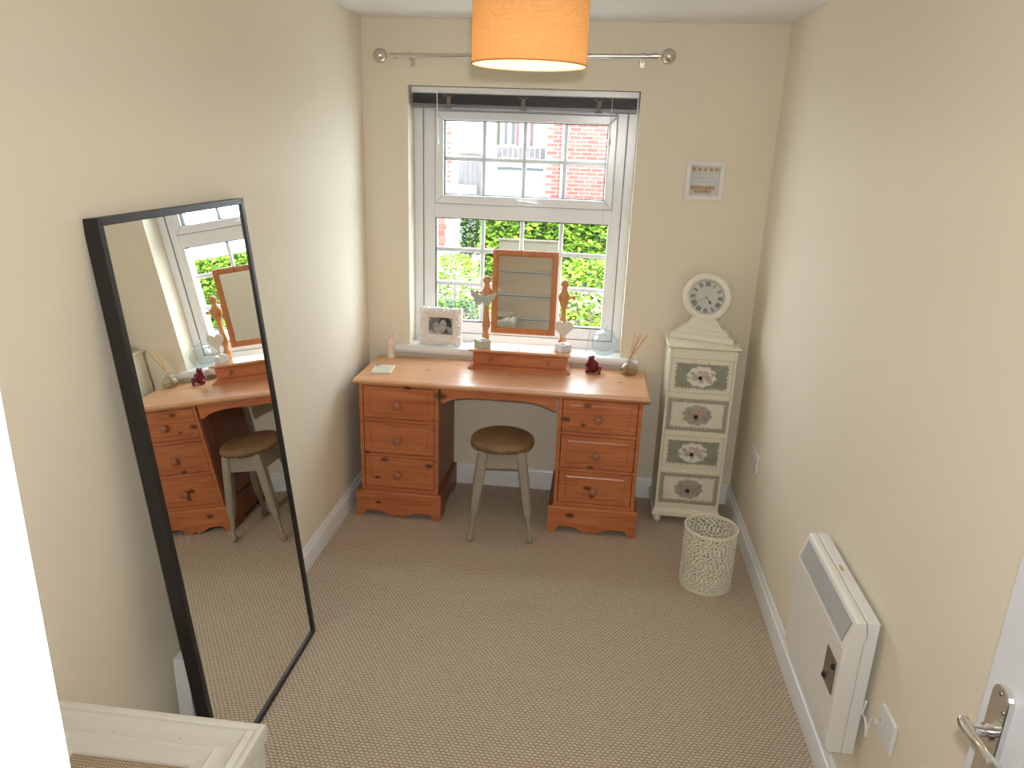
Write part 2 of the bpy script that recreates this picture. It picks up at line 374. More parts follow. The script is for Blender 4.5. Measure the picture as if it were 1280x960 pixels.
# window board (sill)
bm = NB(); nose = [(-.016, .751), (-.028, .755), (-.0335, .765), (-.0335, .780), (-.029, .790), (-.02, .7935), (.135, .7935), (.135, .751)]
prism(bm, [p if p[0] > -.0335 else p for p in nose], 'x', OX0-.0, OX1+.0)
prism(bm, [(p[0], p[1]) for p in nose if p[0] < -.01]+[(-.0005, .7935), (-.0005, .751)], 'x', OX0-.075, OX0)
prism(bm, [(p[0], p[1]) for p in nose if p[0] < -.01]+[(-.0005, .7935), (-.0005, .751)], 'x', OX1, OX1+.095)
struct('trim_3', bm, 'gloss_white', smooth=True)

# window
YF = .13
def wbox(bm, x0, x1, z0, z1, ya=0, yb=.06): box(bm, x0, x1, YF+ya, YF+yb, z0, z1)
win = bpy.data.objects.new('window_1', None); COL.objects.link(win); win['kind'] = 'structure'; win.location = (.793, YF, .7935); win.matrix_basis = T(.793, YF, .7935)
Z0, Z1 = .7935, OZ1
bm = NB(); ell_ring(bm, OX0, OX1, Z0, Z1, .045, YF, YF+.075); obj('outer_frame', bm, 'upvc', win, bevel=.003, world=True)
bm = NB(); ell_ring(bm, .2745, 1.311, Z0+.046, Z1-.046, .063, YF+.007, YF+.072); obj('inner_frame', bm, 'upvc', win, bevel=.004, world=True)
bm = NB(); ell_ring(bm, OX0+.0445, OX1-.0445, Z0+.0445, Z1-.0445, .0025, YF+.002, YF+.02); obj('frame_groove', bm, 'groove_dark', win, world=True)
bm = NB(); wbox(bm, .337, 1.265, 1.462, 1.536, .004, .07); obj('transom', bm, 'upvc', win, bevel=.004, world=True)
sash = obj('sash', (lambda b: (ell_ring(b, .340, 1.2615, 1.538, 1.994, .044, YF-.010, YF+.05), b)[1])(NB()), 'upvc', win, bevel=.006, world=True)
bm = NB(); ell_ring(bm, .3375, 1.264, 1.5355, 1.9965, .003, YF-.001, YF+.03); obj('sash_gasket', bm, 'groove_dark', sash, world=True)
bm = NB(); ell_ring(bm, .384, 1.218, 1.581, 1.951, .005, YF+.002, YF+.03); obj('glazing_gasket', bm, 'gasket', sash, world=True)
bm = NB(); ell_ring(bm, .337, 1.265, Z0+.109, 1.462, .005, YF+.010, YF+.035); obj('glazing_gasket', bm, 'gasket', win, world=True)
bm = NB(); box(bm, .386, 1.216, YF+.028, YF+.032, 1.583, 1.949); obj('pane', bm, 'pane_glass', sash, world=True)
bm = NB(); box(bm, .340, 1.263, YF+.036, YF+.040, Z0+.112, 1.459); obj('pane', bm, 'pane_glass', win, world=True)
for x_ in (.588, .798, 1.007):
    bm = NB(); box(bm, x_-.011, x_+.011, YF+.033, YF+.042, 1.583, 1.949); obj('glazing_bar', bm, 'upvc', sash, bevel=.003, world=True)
    bm = NB(); box(bm, x_-.011, x_+.011, YF+.041, YF+.050, Z0+.112, 1.459); obj('glazing_bar', bm, 'upvc', win, bevel=.003, world=True)
bm = NB(); box(bm, .386, 1.216, YF+.0335, YF+.0425, 1.751, 1.773); obj('glazing_bar', bm, 'upvc', sash, bevel=.003, world=True)
for z_ in (1.291, 1.106):
    bm = NB(); box(bm, .340, 1.263, YF+.0415, YF+.0505, z_-.012, z_+.012); obj('glazing_bar', bm, 'upvc', win, bevel=.003, world=True)
bm = NB(); box(bm, .765, .815, YF-.022, YF-.010, 1.549, 1.571); tube(bm, [(.785, YF-.022, 1.560), (.785, YF-.038, 1.560), (.80, YF-.046, 1.559), (.86, YF-.044, 1.554), (.885, YF-.040, 1.552)], [.008, .009, .009, .007, .005], 10)
obj('window_handle', bm, 'white_plastic', sash, bevel=.001, world=True)

# door leaf standing open along the right wall
door = bpy.data.objects.new('door_1', None); COL.objects.link(door); door['kind'] = 'structure'; door.matrix_basis = T(1.80, RW+.01, 0); 
DL, DF, DB = RW+.01, 1.80, 1.835; DE = -2.852
bm = NB()
box(bm, DF, DB, DL, DE, .006, 1.985)
obj('leaf', bm, 'door_white', door, bevel=.003, world=True)
for z0, z1 in ((.2, .82), (1.02, 1.85)):
    for y0, y1 in ((DL+.1, DL+.335), (DL+.41, DE-.11)):
        bm = NB(); ell = [(y0, z0), (y1, z0), (y1, z1), (y0, z1)]
        # raised moulding ring with a fielded centre on the room face
        b2 = NB(); ell_ring(b2, y0, y1, z0, z1, .022, 0, .006); me = bpy.data.meshes.new('x'); b2.to_mesh(me); b2.free(); bm.from_mesh(me)
        bmesh.ops.transform(bm, matrix=Matrix(((0, -1, 0, DF+.0005), (1, 0, 0, 0), (0, 0, 1, 0), (0, 0, 0, 1))), verts=bm.verts)
        obj('panel_moulding', bm, 'door_white', door, bevel=.0025, world=True)
hb = NB(); HY, HZ = -2.905, 1.100
prof = []
for k in range(0, 13): a = PI*k/12; prof.append((HY+.021*math.cos(a), 1.138+.021*math.sin(a)))
for k in range(0, 13): a = PI+PI*k/12; prof.append((HY+.021*math.cos(a), 1.002+.021*math.sin(a)))
prism(hb, [(a, b) for a, b in prof], 'x', DF-.010, DF-.0005)
hd = obj('door_handle', hb, 'chrome', door, bevel=.0015, world=True)
hb = NB(); HZ = 1.078; tube(hb, [(DF-.010, HY+.006, HZ), (DF-.030, HY+.008, HZ)], .0085, 20); tube(hb, [(DF-.010, HY+.006, HZ), (DF-.014, HY+.006, HZ)], .013, 20); obj('spindle', hb, 'chrome', hd, world=True, smooth=True)
hb = NB(); pts = [(DF-.033, HY+.026, HZ), (DF-.034, HY+.018, HZ-.001), (DF-.035, HY+.006, HZ), (DF-.036, HY-.020, HZ+.003), (DF-.035, HY-.048, HZ+.003), (DF-.032, HY-.062, HZ+.0), (DF-.028, HY-.070, HZ-.002)]
tube(hb, pts, [.0085, .0098, .0090, .0072, .0068, .0085, .007], 16); obj('lever', hb, 'chrome', hd, world=True, smooth=True)
for zz, yy in ((1.148, 0), (1.128, -.014), (1.006, 0), (.99, .01)):
    hb = NB(); ball(hb, (DF-.010, HY+yy, zz), .0032, 10, (.5, 1, 1)); obj('screw', hb, 'dark_steel', hd, world=True)

# ------------------------------------------------------------------ pine dressing table
desk = thing('dressing_table', 'honey pine kneehole dressing table with six drawers under the window', 'dressing table', DESK)
def D(name, bm, mat, parent=desk, **kw): return obj(name, bm, mat, parent, world=True, **kw)
def dpart(parent):   # children of children: parents have identity basis so world= works
    return parent
bm = NB()
def slab(bm, x0, x1, y0, y1, z0, z1, prof):
    """slab with a moulded edge; prof=[(inset,z)] bottom to top"""
    rings = []
    for ins, z_ in prof:
        rings.append([bm.verts.new(p) for p in ((x0+ins, y0+ins, z_), (x1-ins, y0+ins, z_), (x1-ins, y1, z_), (x0+ins, y1, z_))])
    for A, B in zip(rings, rings[1:]):
        for i in range(4): bm.faces.new((A[i], A[(i+1) % 4], B[(i+1) % 4], B[i]))
    bm.faces.new(rings[0][::-1]); bm.faces.new(rings[-1])
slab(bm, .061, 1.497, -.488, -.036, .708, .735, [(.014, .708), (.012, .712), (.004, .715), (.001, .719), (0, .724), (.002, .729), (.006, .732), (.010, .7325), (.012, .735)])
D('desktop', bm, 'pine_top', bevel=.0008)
bm = NB(); n_ = 24; pts = [(.497, .7075), (.497, .633), (.520, .633)]
for k in range(n_+1):
    s = k/n_; x_ = .520+s*(1.033-.520); e = min(s, 1-s)*2; pts.append((x_, .640+.030*min(1, (1-(1-min(1, e*1.7))**2.2))))
pts += [(1.033, .633), (1.058, .633), (1.058, .7075)]
# ruled faces for concave outline
A = [bm.verts.new((a, -.462, b)) for a, b in pts]; B = [bm.verts.new((a, -.442, b)) for a, b in pts]
topA = [bm.verts.new((a, -.462, .7075)) for a, b in pts[1:-1]]; topB = [bm.verts.new((a, -.442, .7075)) for a, b in pts[1:-1]]
for i in range(1, len(pts)-2):
    bm.faces.new((A[i], A[i+1], topA[i], topA[i-1])); bm.faces.new((B[i], topB[i-1], topB[i], B[i+1])); bm.faces.new((A[i], B[i], B[i+1], A[i+1]))
D('apron', bm, 'pine', bevel=0)
def plinth_front(bm, x0, x1, y0, y1, h):
    n = 48; cols = []
    w_ = x1-x0
    for k in range(n+1):
        s = k/n; q = abs(s-.5)*2     # 0 centre, 1 edge
        if q > .83: z_ = 0.0
        elif q > .74: z_ = .034*math.sin((.83-q)/.09*PI/2)
        elif q > .45: z_ = .034
        elif q > .10: z_ = .008+.026*(.5-.5*math.cos((q-.10)/.35*PI))
        elif q > .05: z_ = .006
        else: z_ = .015
        x_ = x0+w_*s
        cols.append([bm.verts.new(p) for p in ((x_, y0, z_), (x_, y1, z_), (x_, y1, h-.004), (x_, y1-.004, h), (x_, y0+.006, h), (x_, y0, h-.006))])
    for a, b in zip(cols, cols[1:]):
        for i in range(6): bm.faces.new((a[i], a[(i+1) % 6], b[(i+1) % 6], b[i]))
    bm.faces.new(cols[0]); bm.faces.new(cols[-1][::-1])
def side_foot(bm, x0, x1, y0, y1, h):
    A = [bm.verts.new((x0, y, z)) for y, z in ((y0, 0), (y0+.09, 0), (y0+.11, .03), (y1-.11, .03), (y1-.09, 0), (y1, 0), (y1, h), (y1-.11, h), (y0+.11, h), (y0, h))]
    B = [bm.verts.new((x1, v.co.y, v.co.z)) for v in A]
    for q in ((0, 1, 2, 8, 9), (2, 3, 7, 8), (3, 4, 5, 6, 7)): bm.faces.new([A[i] for i in q]); bm.faces.new([B[i] for i in q])
    for i in range(10): bm.faces.new((A[i], A[(i+1) % 10], B[(i+1) % 10], B[i]))
def knob(parent, x_, y_, z_, r_=.020, mat='knob_wood'):
    bm = NB(); lathe(bm, [(r_*.45, 0), (r_*.40, r_*.3), (r_*.55, r_*.5), (r_*.95, r_*.8), (r_, r_*1.1), (r_*.9, r_*1.45), (r_*.5, r_*1.65), (0.0001, r_*1.7)], 24, T(x_, y_, z_) @ RX(PI/2))
    return D('knob', bm, mat, parent, smooth='all')
for (a, b) in ((.087, .483), (1.068, 1.466)):
    bm = NB()
    fy = -.465; st = .018
    box(bm, a, a+st, fy, fy+.022, .13, .7075); box(bm, b-st, b, fy, fy+.022, .13, .7075)
    for z0, z1 in ((.7005, .7075), (.516, .5325), (.329, .3445), (.13, .1575)): box(bm, a+st, b-st, fy, fy+.022, z0, z1)
    D('face_frame', bm, 'pine', bevel=.0006)
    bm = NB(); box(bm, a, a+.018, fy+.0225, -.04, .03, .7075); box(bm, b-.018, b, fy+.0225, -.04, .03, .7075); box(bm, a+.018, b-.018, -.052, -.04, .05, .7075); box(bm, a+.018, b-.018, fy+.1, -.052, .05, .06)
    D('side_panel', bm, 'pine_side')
    pb = NB(); pa, pe = (a-.024, b+.017)
    plinth_front(pb, pa, pe, -.487, -.467, .140); pl = D('plinth', pb, 'pine')
    pb = NB(); side_foot(pb, pa, a-.0005, -.4665, -.04, .136); D('plinth_return', pb, 'pine_side', pl)
    pb = NB(); side_foot(pb, b+.0005, pe, -.4665, -.04, .136); D('plinth_return', pb, 'pine_side', pl)
    for z0, z1 in ((.5335, .6995), (.3455, .515), (.1585, .328)):
        bm = NB(); x0, x1 = a+st+.0025, b-st-.0025; z0 += .001; z1 -= .002; yb, yf = fy+.018, fy+.0005; i1, i2 = .030, .040
        rings = []
        for ins, y_ in ((0, yb), (0, yf+.003), (.003, yf), (i1, yf), (i1+.002, yf+.0025), (i2, yf-.0005)):
            rings.append([bm.verts.new(p) for p in ((x0+ins, y_, z0+ins*.75), (x1-ins, y_, z0+ins*.75), (x1-ins, y_, z1-ins*.75), (x0+ins, y_, z1-ins*.75))])
        for A, B in zip(rings, rings[1:]):
            for i in range(4): bm.faces.new((A[i], A[(i+1) % 4], B[(i+1) % 4], B[i]))
        bm.faces.new(rings[-1]); bm.faces.new(rings[0][::-1])
        dr = D('drawer', bm, 'pine'); knob(dr, (a+b)/2-.006, yf, (z0+z1)/2-.007, .0205)

# ------------------------------------------------------------------ vanity mirror box on the dressing table
ZT = .7352
van = thing('vanity_mirror', 'pine swing mirror on turned posts above a small one-drawer box', 'vanity mirror', (.845, -.11, ZT))
def V(name, bm, mat, parent=van, **kw): return obj(name, bm, mat, parent, world=True, **kw)
bm = NB(); slab(bm, .580, 1.108, -.196, -.036, 0, 0, [(0, ZT), (0, ZT+.008), (.003, ZT+.010), (.008, ZT+.012), (.012, ZT+.017), (.018, ZT+.0195)]); V('base', bm, 'pine')
bm = NB(); box(bm, .602, 1.087, -.168, -.044, ZT+.0195, .822); V('box_body', bm, 'pine')
bm = NB(); slab(bm, .580, 1.106, -.194, -.036, 0, 0, [(.018, .822), (.012, .824), (.010, .828), (.002, .830), (0, .833), (.002, .837), (.005, .839)]); V('box_top', bm, 'pine_top')
bm = NB(); box(bm, .614, 1.075, -.174, -.1685, ZT+.026, .816); vd = V('drawer', bm, 'pine', bevel=.0015)
for x_ in (.694, .996): 
    bm = NB(); lathe(bm, [(.006, 0), (.005, .004), (.011, .009), (.0115, .013), (.009, .017), (.0001, .018)], 20, T(x_, -.174, .790) @ RX(PI/2)); V('knob', bm, 'knob_wood', vd, smooth='all')
postprof = [(.0185, 0), (.0185, .004), (.0150, .008), (.0145, .014), (.0175, .024), (.0205, .034), (.0205, .043), (.0170, .054), (.0130, .062), (.0125, .068), (.0160, .077), (.0205, .090), (.0220, .103), (.0205, .122), (.0165, .150), (.0138, .178), (.0130, .197),
            (.0150, .212), (.0190, .228), (.0250, .245), (.0290, .258), (.0305, .268), (.0290, .278), (.0240, .289), (.0185, .300), (.0145, .309), (.0130, .315), (.0150, .320), (.0195, .327), (.0212, .337), (.0190, .347), (.0120, .356), (.0001, .359)]
for x_, sg in ((.650, -1), (1.051, 1)):
    bm = NB(); lathe(bm, postprof, 24, T(x_, -.054, .839)); po = V('post', bm, 'pine_post', smooth='all')
    bm = NB(); lathe(bm, [(.005, 0), (.005, .020), (.011, .024), (.012, .030), (.010, .036), (.0001, .038)], 16, T(x_+sg*.022, -.054, 1.108) @ RY(sg*PI/2)); V('pivot_knob', bm, 'pine_post', po, smooth='all')
mf = bpy.data.objects.new('swing_mirror', None)
VT = -.037
Mt = T(.845, -.054, 1.117) @ RX(VT)
def tilt(bm): bmesh.ops.transform(bm, matrix=Mt, verts=bm.verts); return bm
bm = NB()
rings = []
for ins, y_ in ((0, .012), (0, -.006), (.004, -.010), (.022, -.010), (.027, -.006), (.031, -.003), (.031, .012)):
    a, b = .1675-ins, .2155-ins
    rings.append([bm.verts.new(p) for p in ((-a, y_, -b), (a, y_, -b), (a, y_, b), (-a, y_, b))])
for A, B in zip(rings, rings[1:]+rings[:1]):
    for i in range(4): bm.faces.new((A[i], A[(i+1) % 4], B[(i+1) % 4], B[i]))
mfr = V('mirror_frame', tilt(bm), 'pine_vertical')
bm = NB(); box(bm, -.138, .138, .0, .004, -.186, .186); V('mirror_glass', tilt(bm), 'mirror_glass', mfr)
bm = NB(); box(bm, -.160, .160, .0125, .015, -.208, .208); V('backing_board', tilt(bm), 'backing', mfr)

# ------------------------------------------------------------------ ornaments on the vanity box: butterfly and heart on blocks
def ornament(name, label, cx, cy, rot, topz, sheet, blockmat):
    t_ = thing(name, label, 'ornament', (cx, cy, .8392))
    bm = NB(); box(bm, -.031, .031, -.031, .031, 0, .036, RZ(rot)); obj('block', bm, blockmat, t_, bevel=.0015)
    bm = NB(); tube(bm, [(0, -.003, .036), (.001, -.004, .08), (0, -.003, topz)], .0022, 8); obj('wire', bm, 'brushed_steel', t_, smooth=True)
    bm = NB(); lathe(bm, [(.014, .036), (.014, .040), (.006, .046), (.0001, .047)], 16); obj('wire_foot', bm, 'brushed_steel', t_, smooth=True)
    obj(name.split('_')[0], sheet, blockmat, t_, bevel=.0015)
    return t_
bm = NB()
half = [(0, .004), (.012, .008), (.030, .016), (.050, .027), (.070, .036), (.069, .024), (.063, .010), (.055, -.002), (.047, -.010), (.046, -.021), (.039, -.035), (.027, -.043), (.015, -.042), (.007, -.032), (.002, -.018)]
for s in (1, -1):
    Mw = T(0, -.012, .262) @ RZ(-s*.25) @ RY(.08)
    vs = prism(bm, [(s*a, b) for a, b in half], 'y', -.003, .003, Mw)
ball(bm, (0, -.016, .262), .006, 10, (1, 1, 5))
ornament('butterfly_ornament', 'grey-green wooden butterfly on a wire above a small block, left post', .644, -.124, PI/4, .262, bm, 'sage')
bm = NB(); hp = []
for k in range(40):
    a = 2*PI*k/40; hp.append((.0475/16*16*math.sin(a)**3, .003*(13*math.cos(a)-5*math.cos(2*a)-2*math.cos(3*a)-math.cos(4*a))))
hp = [(a, b*1.05) for a, b in hp]
prism(bm, hp, 'y', -.007, .007, T(0, -.014, .122))
ho = ornament('heart_ornament', 'cream wooden heart on a wire above a small white block, right post', 1.060, -.112, .62, .11, bm, 'heart_cream')
for ch in ho.children:
    if ch.name.startswith('block'): ch.data.materials[0] = MATS['box_white']
for v_ in ():
    pass

# ------------------------------------------------------------------ ornate photo frame on the sill
fr = thing('photo_frame', 'white ornate carved photo frame with black and white portrait, on sill', 'photo frame', (.392, .022, .7937), -.04)
lean = RX(-.10)
bm = NB(); nS, nT = 320, 22; WX, WZ = .121, .104; ix, iz = .066, .046
grid = []
def rectpt(s, hx, hz):
    P_ = 2*(2*hx+2*hz); d = s*P_
    for L, a, b in ((2*hx, (-hx, -hz), (1, 0)), (2*hz, (hx, -hz), (0, 1)), (2*hx, (hx, hz), (-1, 0)), (2*hz, (-hx, hz), (0, -1))):
        if d <= L+1e-9: return (a[0]+b[0]*d, a[1]+b[1]*d)
        d -= L
    return (-hx, -hz)
for i in range(nS):
    s = i/nS; k4 = s*4; side = int(k4) % 4; fr_ = k4-int(k4)
    cs = [(-1, -1), (1, -1), (1, 1), (-1, 1)]; a, b = cs[side], cs[(side+1) % 4]
    ex, ez = a[0]+(b[0]-a[0])*fr_, a[1]+(b[1]-a[1])*fr_
    scal = .0010*math.sin(fr_*PI*22+1)+.0028*abs(math.sin(fr_*PI*5))+.0012*noise.noise(Vector((fr_*9, side, 0)))-.004*math.exp(-((fr_-.27)/.05)**2)-.004*math.exp(-((fr_-.73)/.05)**2)
    nx, nz = [(0, -1), (1, 0), (0, 1), (-1, 0)][side]
    row_ = []
    for j in range(nT+1):
        tt = j/nT; ox, oz = ex*(WX-.004)+nx*scal, ez*(WZ-.004)+nz*scal
        x_ = ox+(ex*ix-ox)*tt; z_ = oz+(ez*iz-oz)*tt
        prof = .012+.012*math.sin(min(1, tt*1.25)*PI)**.6 if tt < .8 else .013-.004*(tt-.8)/.2
        rel = .0085*noise.noise(Vector((x_*75, z_*75, 3)))+.0035*math.sin(12*math.hypot(fr_-.5, (tt-.4)*.3)*PI+3*math.sin(fr_*11))*math.sin(tt*PI*1.3)
        rel *= math.sin(min(1, tt/.75)*PI) if tt < .75 else 0
        row_.append(bm.verts.new((x_, -(prof+rel), z_+WZ)))
    row_.insert(0, bm.verts.new((ex*(WX-.006)+nx*scal, 0, ez*(WZ-.006)+nz*scal+WZ)))
    row_.append(bm.verts.new((ex*ix, 0, ez*iz+WZ)))
    grid.append(row_)
for i in range(nS):
    A, B = grid[i], grid[(i+1) % nS]
    for j in range(len(A)-1): bm.faces.new((A[j], A[j+1], B[j+1], B[j]))
    bm.faces.new((A[-1], A[0], B[0], B[-1]))
bmesh.ops.transform(bm, matrix=lean, verts=bm.verts); obj('frame', bm, 'resin_white', fr, smooth='all')
def print_plane(name, parent, x0, x1, z0, z1, y_, nx, nz, fn, mat, M=None, thick=.002):
    """flat printed sheet facing -y, colours from fn(u,v) as a colour attribute"""
    bm = NB(); lay = bm.loops.layers.float_color.new('print'); g = []
    for j in range(nz+1): g.append([bm.verts.new((x0+(x1-x0)*i/nx, y_, z0+(z1-z0)*j/nz)) for i in range(nx+1)])
    for j in range(nz):
        for i in range(nx):
            fc = bm.faces.new((g[j][i], g[j][i+1], g[j+1][i+1], g[j+1][i])); c = fn((i+.5)/nx, (j+.5)/nz)
            for lp in fc.loops: lp[lay] = (*c, 1)
    per = [g[0][i] for i in range(nx+1)]+[g[j][nx] for j in range(1, nz+1)]+[g[nz][i] for i in range(nx-1, -1, -1)]+[g[j][0] for j in range(nz-1, 0, -1)]
    bk = [bm.verts.new((v.co.x, y_+thick, v.co.z)) for v in per]; cedge = fn(0, 0)
    for i in range(len(per)):
        fc = bm.faces.new((per[i], bk[i], bk[(i+1) % len(per)], per[(i+1) % len(per)]))
        for lp in fc.loops: lp[lay] = (*cedge, 1)
    if M is not None: bmesh.ops.transform(bm, matrix=M, verts=bm.verts)
    me = bpy.data.meshes.new(name); bm.to_mesh(me); bm.free(); o = bpy.data.objects.new(name, me); COL.objects.link(o); me.materials.append(MATS[mat]); o.parent = parent; return o
def g3(v): return (v, v, v*.97)
def portrait(u_, v_):
    n = noise.noise(Vector((u_*9, v_*9, 1)))*.06
    c = .30+.25*u_ if u_ > .8 else .16
    def el(cx, cy, a, b, rot=0):
        dx, dy = (u_-cx)*1.35, v_-cy; x_ = dx*math.cos(rot)+dy*math.sin(rot); y_ = -dx*math.sin(rot)+dy*math.cos(rot); return (x_/a)**2+(y_/b)**2
    if v_ > .75 and u_ < .35: c = .35
    if el(.26, .05, .36, .24) < 1: c = .60
    if el(.80, .05, .34, .22) < 1: c = .12 if v_ > .12 else .3
    if el(.27, .52, .28, .42, .15) < 1: c = .20
    if el(.66, .58, .36, .46) < 1: c = .045
    def face(cx, cy, a, b, base, rot):
        e = el(cx, cy, a, b, rot)
        if e > 1: return None
        v = base*(1-.25*e)
        for ex in (-.38, .38):
            if el(cx+ex*a/1.35*.95, cy+.16*b, a*.19, b*.07, rot) < 1: v = .08
            if el(cx+ex*a/1.35*.95, cy+.34*b, a*.25, b*.035, rot) < 1: v = .16
        if el(cx, cy-.12*b, a*.12, b*.10, rot) < 1: v = base*.72
        if el(cx, cy-.46*b, a*.40, b*.08, rot) < 1: v = .14 if v_ < cy-.46*b else .75
        return v
    f1 = face(.32, .40, .18, .30, .55, .1); f2 = face(.58, .50, .20, .36, .62, -.08)
    if f1 is not None: c = f1
    if f2 is not None: c = f2
    if el(.84, .30, .10, .22, .5) < 1: c = .45
    return g3(max(0.01, c+n))
print_plane('photograph', fr, -ix-.002, ix+.002, WZ-iz-.002, WZ+iz+.002, -.0055, 84, 62, portrait, 'print_paper', lean)
bm = NB(); box(bm, -ix, ix, -.0076, -.0066, WZ-iz, WZ+iz); bmesh.ops.transform(bm, matrix=lean, verts=bm.verts); obj('frame_glass', bm, 'frame_glass', fr)
bm = NB(); box(bm, -WX+.02, WX-.02, .0003, .0035, .006, 2*WZ-.02); bmesh.ops.transform(bm, matrix=lean, verts=bm.verts); obj('backing_board', bm, 'backing', fr)
bm = NB(); prism(bm, [(.0085, .07), (.018, .13), (.019, .13), (.066, .0005), (.060, .0005)], 'x', -.02, .02); obj('easel_strut', bm, 'backing', fr)

# ------------------------------------------------------------------ glass jar on the sill
jar = thing('glass_jar', 'clear ribbed glass sweet jar with knobbed lid on right of the sill', 'jar', (1.275, .050, .7937))
bm = NB(); seg = 72
prof = [(.038, 0), (.046, .004), (.056, .016), (.0655, .040), (.068, .060), (.065, .080), (.056, .094), (.048, .100), (.047, .106)]
rings = []
for r_, z_ in prof:
    rings.append([bm.verts.new(((r_*(1+(.018*math.cos(24*2*PI*i/seg) if .01 < z_ < .09 else 0)))*math.cos(2*PI*i/seg), (r_*(1+(.018*math.cos(24*2*PI*i/seg) if .01 < z_ < .09 else 0)))*math.sin(2*PI*i/seg), z_)) for i in range(seg)])
for A, B in zip(rings, rings[1:]):
    for i in range(seg): bm.faces.new((A[i], A[(i+1) % seg], B[(i+1) % seg], B[i]))
bm.faces.new(rings[0][::-1]); obj('body', bm, 'jar_glass', jar, smooth='all')
bm = NB(); lathe(bm, [(.051, .1065), (.054, .110), (.052, .114), (.042, .122), (.024, .129), (.010, .131), (.008, .134), (.013, .140), (.014, .146), (.009, .152), (.0001, .154)], 40, None, False); obj('lid', bm, 'jar_glass', jar, smooth='all')

# ------------------------------------------------------------------ reed diffuser
dif = thing('reed_diffuser', 'small glass reed diffuser bottle with thin brown reeds on the desk corner', 'diffuser', (1.405, -.112, ZT))
bm = NB(); lathe(bm, [(.036, 0), (.043, .004), (.048, .016), (.0475, .030), (.040, .046), (.026, .058), (.016, .064), (.014, .070), (.014, .080), (.018, .083), (.018, .087), (.013, .0875)], 40, None, True)
bmesh.ops.delete(bm, geom=[fc for fc in bm.faces if len(fc.verts) > 4 and fc.calc_center_median().z > .05], context='FACES'); obj('bottle', bm, 'bottle_glass', dif, smooth='all')
bm = NB(); lathe(bm, [(.0345, .003), (.041, .006), (.0445, .016), (.0445, .022), (.0001, .0221)], 32); obj('scent_oil', bm, 'scent_oil', dif, smooth=True)
for (bx, by, tx, ty, tz) in ((-.02, .01, .014, -.02, .232), (-.012, -.015, .043, .0, .222), (.0, .02, .052, .018, .212), (.01, -.01, .072, -.01, .215), (-.024, -.004, .077, .01, .209), (.012, .012, .030, .02, .200)):
    # every reed passes the neck at (0,0,.085)
    k = .078/.08; bm = NB(); a = Vector((-tx*.28, -ty*.28, .008)); tube(bm, [a, Vector((tx*.03, ty*.03, .084)), Vector((tx, ty, tz))], .0016, 7); obj('reed', bm, 'reed', dif)

# ------------------------------------------------------------------ red wax figurine, hand, coaster
def blobs(name, mat, parent, parts, vox=.0022, sm=2):
    """one continuous skin remeshed over overlapping ellipsoids and limbs"""
    bm = NB()
    for p in parts:
        if p[0] == 'b': ball(bm, p[1], p[2], 16, p[3] if len(p) > 3 else (1, 1, 1))
        else: tube(bm, p[1], p[2], 12); [ball(bm, q, rr_, 12) for q, rr_ in ((p[1][0], p[2][0]), (p[1][-1], p[2][-1]))]; [ball(bm, q, rr_, 12) for q, rr_ in zip(p[1], p[2])]
    o = obj(name, bm, mat, parent, smooth='all')
    rm = o.modifiers.new('remesh', 'REMESH'); rm.mode = 'VOXEL'; rm.voxel_size = vox; rm.use_smooth_shade = True
    sm_ = o.modifiers.new('smooth', 'SMOOTH'); sm_.iterations = sm; sm_.factor = .5
    return o
wax = blobs('figurine', 'wax_red', None, [('b', (0, 0, .030), .026, (1.1, .9, 1.15)), ('b', (-.008, 0, .056), .019, (1, .95, 1)), ('b', (-.012, -.008, .077), .0155),
    ('t', [(-.024, -.004, .060), (-.034, -.014, .042), (-.024, -.026, .030)], [.008, .0085, .008]), ('t', [(.006, -.002, .060), (.018, -.012, .050), (.008, -.024, .040), (-.006, -.026, .046)], [.008, .009, .008, .006]),
    ('t', [(-.016, -.006, .016), (-.030, -.024, .012), (-.026, -.034, .010)], [.012, .011, .008]), ('t', [(.014, -.004, .018), (.032, -.018, .030), (.030, -.028, .008)], [.013, .012, .009]),
    ('t', [(-.014, -.020, .080), (-.010, -.022, .066)], [.006, .004]), ('b', (-.001, -.002, .086), .006), ('b', (-.024, -.002, .084), .006)], .0018)
wax.matrix_basis = T(1.222, -.112, ZT-.0015); tag(wax, 'small dark red wax figurine seated beside the swing mirror', 'figurine')
hand = thing('hand_ornament', 'small pale wooden hand ornament standing upright at back left of desk', 'hand ornament', (.142, -.080, ZT))
blobs('hand', 'hand_wood', hand, [('t', [(0, 0, .010), (0, 0, .03), (0, 0, .052)], [.0125, .012, .0115]), ('b', (0, 0, .012), .0145, (1, .95, .5)), ('t', [(-.003, .0, .052), (-.007, 0, .072), (-.012, 0, .090)], [.0125, .0115, .0085]), ('t', [(.003, 0, .052), (.006, 0, .072), (.012, 0, .092)], [.0125, .0115, .0085]), ('b', (0, 0, .078), .016, (1.25, .6, 1)),
    ('t', [(-.0175, 0, .090), (-.0205, -.003, .108), (-.018, -.012, .113), (-.014, -.016, .103)], [.0052, .0050, .0046, .0042]),
    ('t', [(-.0060, 0, .094), (-.0075, -.002, .114), (-.006, -.012, .117), (-.004, -.016, .105)], [.0055, .0052, .0048, .0042]),
    ('t', [(.0055, 0, .094), (.0060, -.001, .118), (.007, -.011, .124), (.007, -.017, .113)], [.0055, .0054, .0050, .0044]),
    ('t', [(.0165, 0, .090), (.0205, 0, .113), (.0215, -.006, .128), (.0205, -.013, .132)], [.0056, .0054, .0050, .0042]),
    ('t', [(.014, -.004, .066), (.024, -.008, .080), (.025, -.012, .098), (.021, -.014, .106)], [.0070, .0065, .0056, .0046])], .0016, 1)
hand.scale = (1.22, 1.15, 1.05); hand.rotation_euler = (0, 0, -.15)
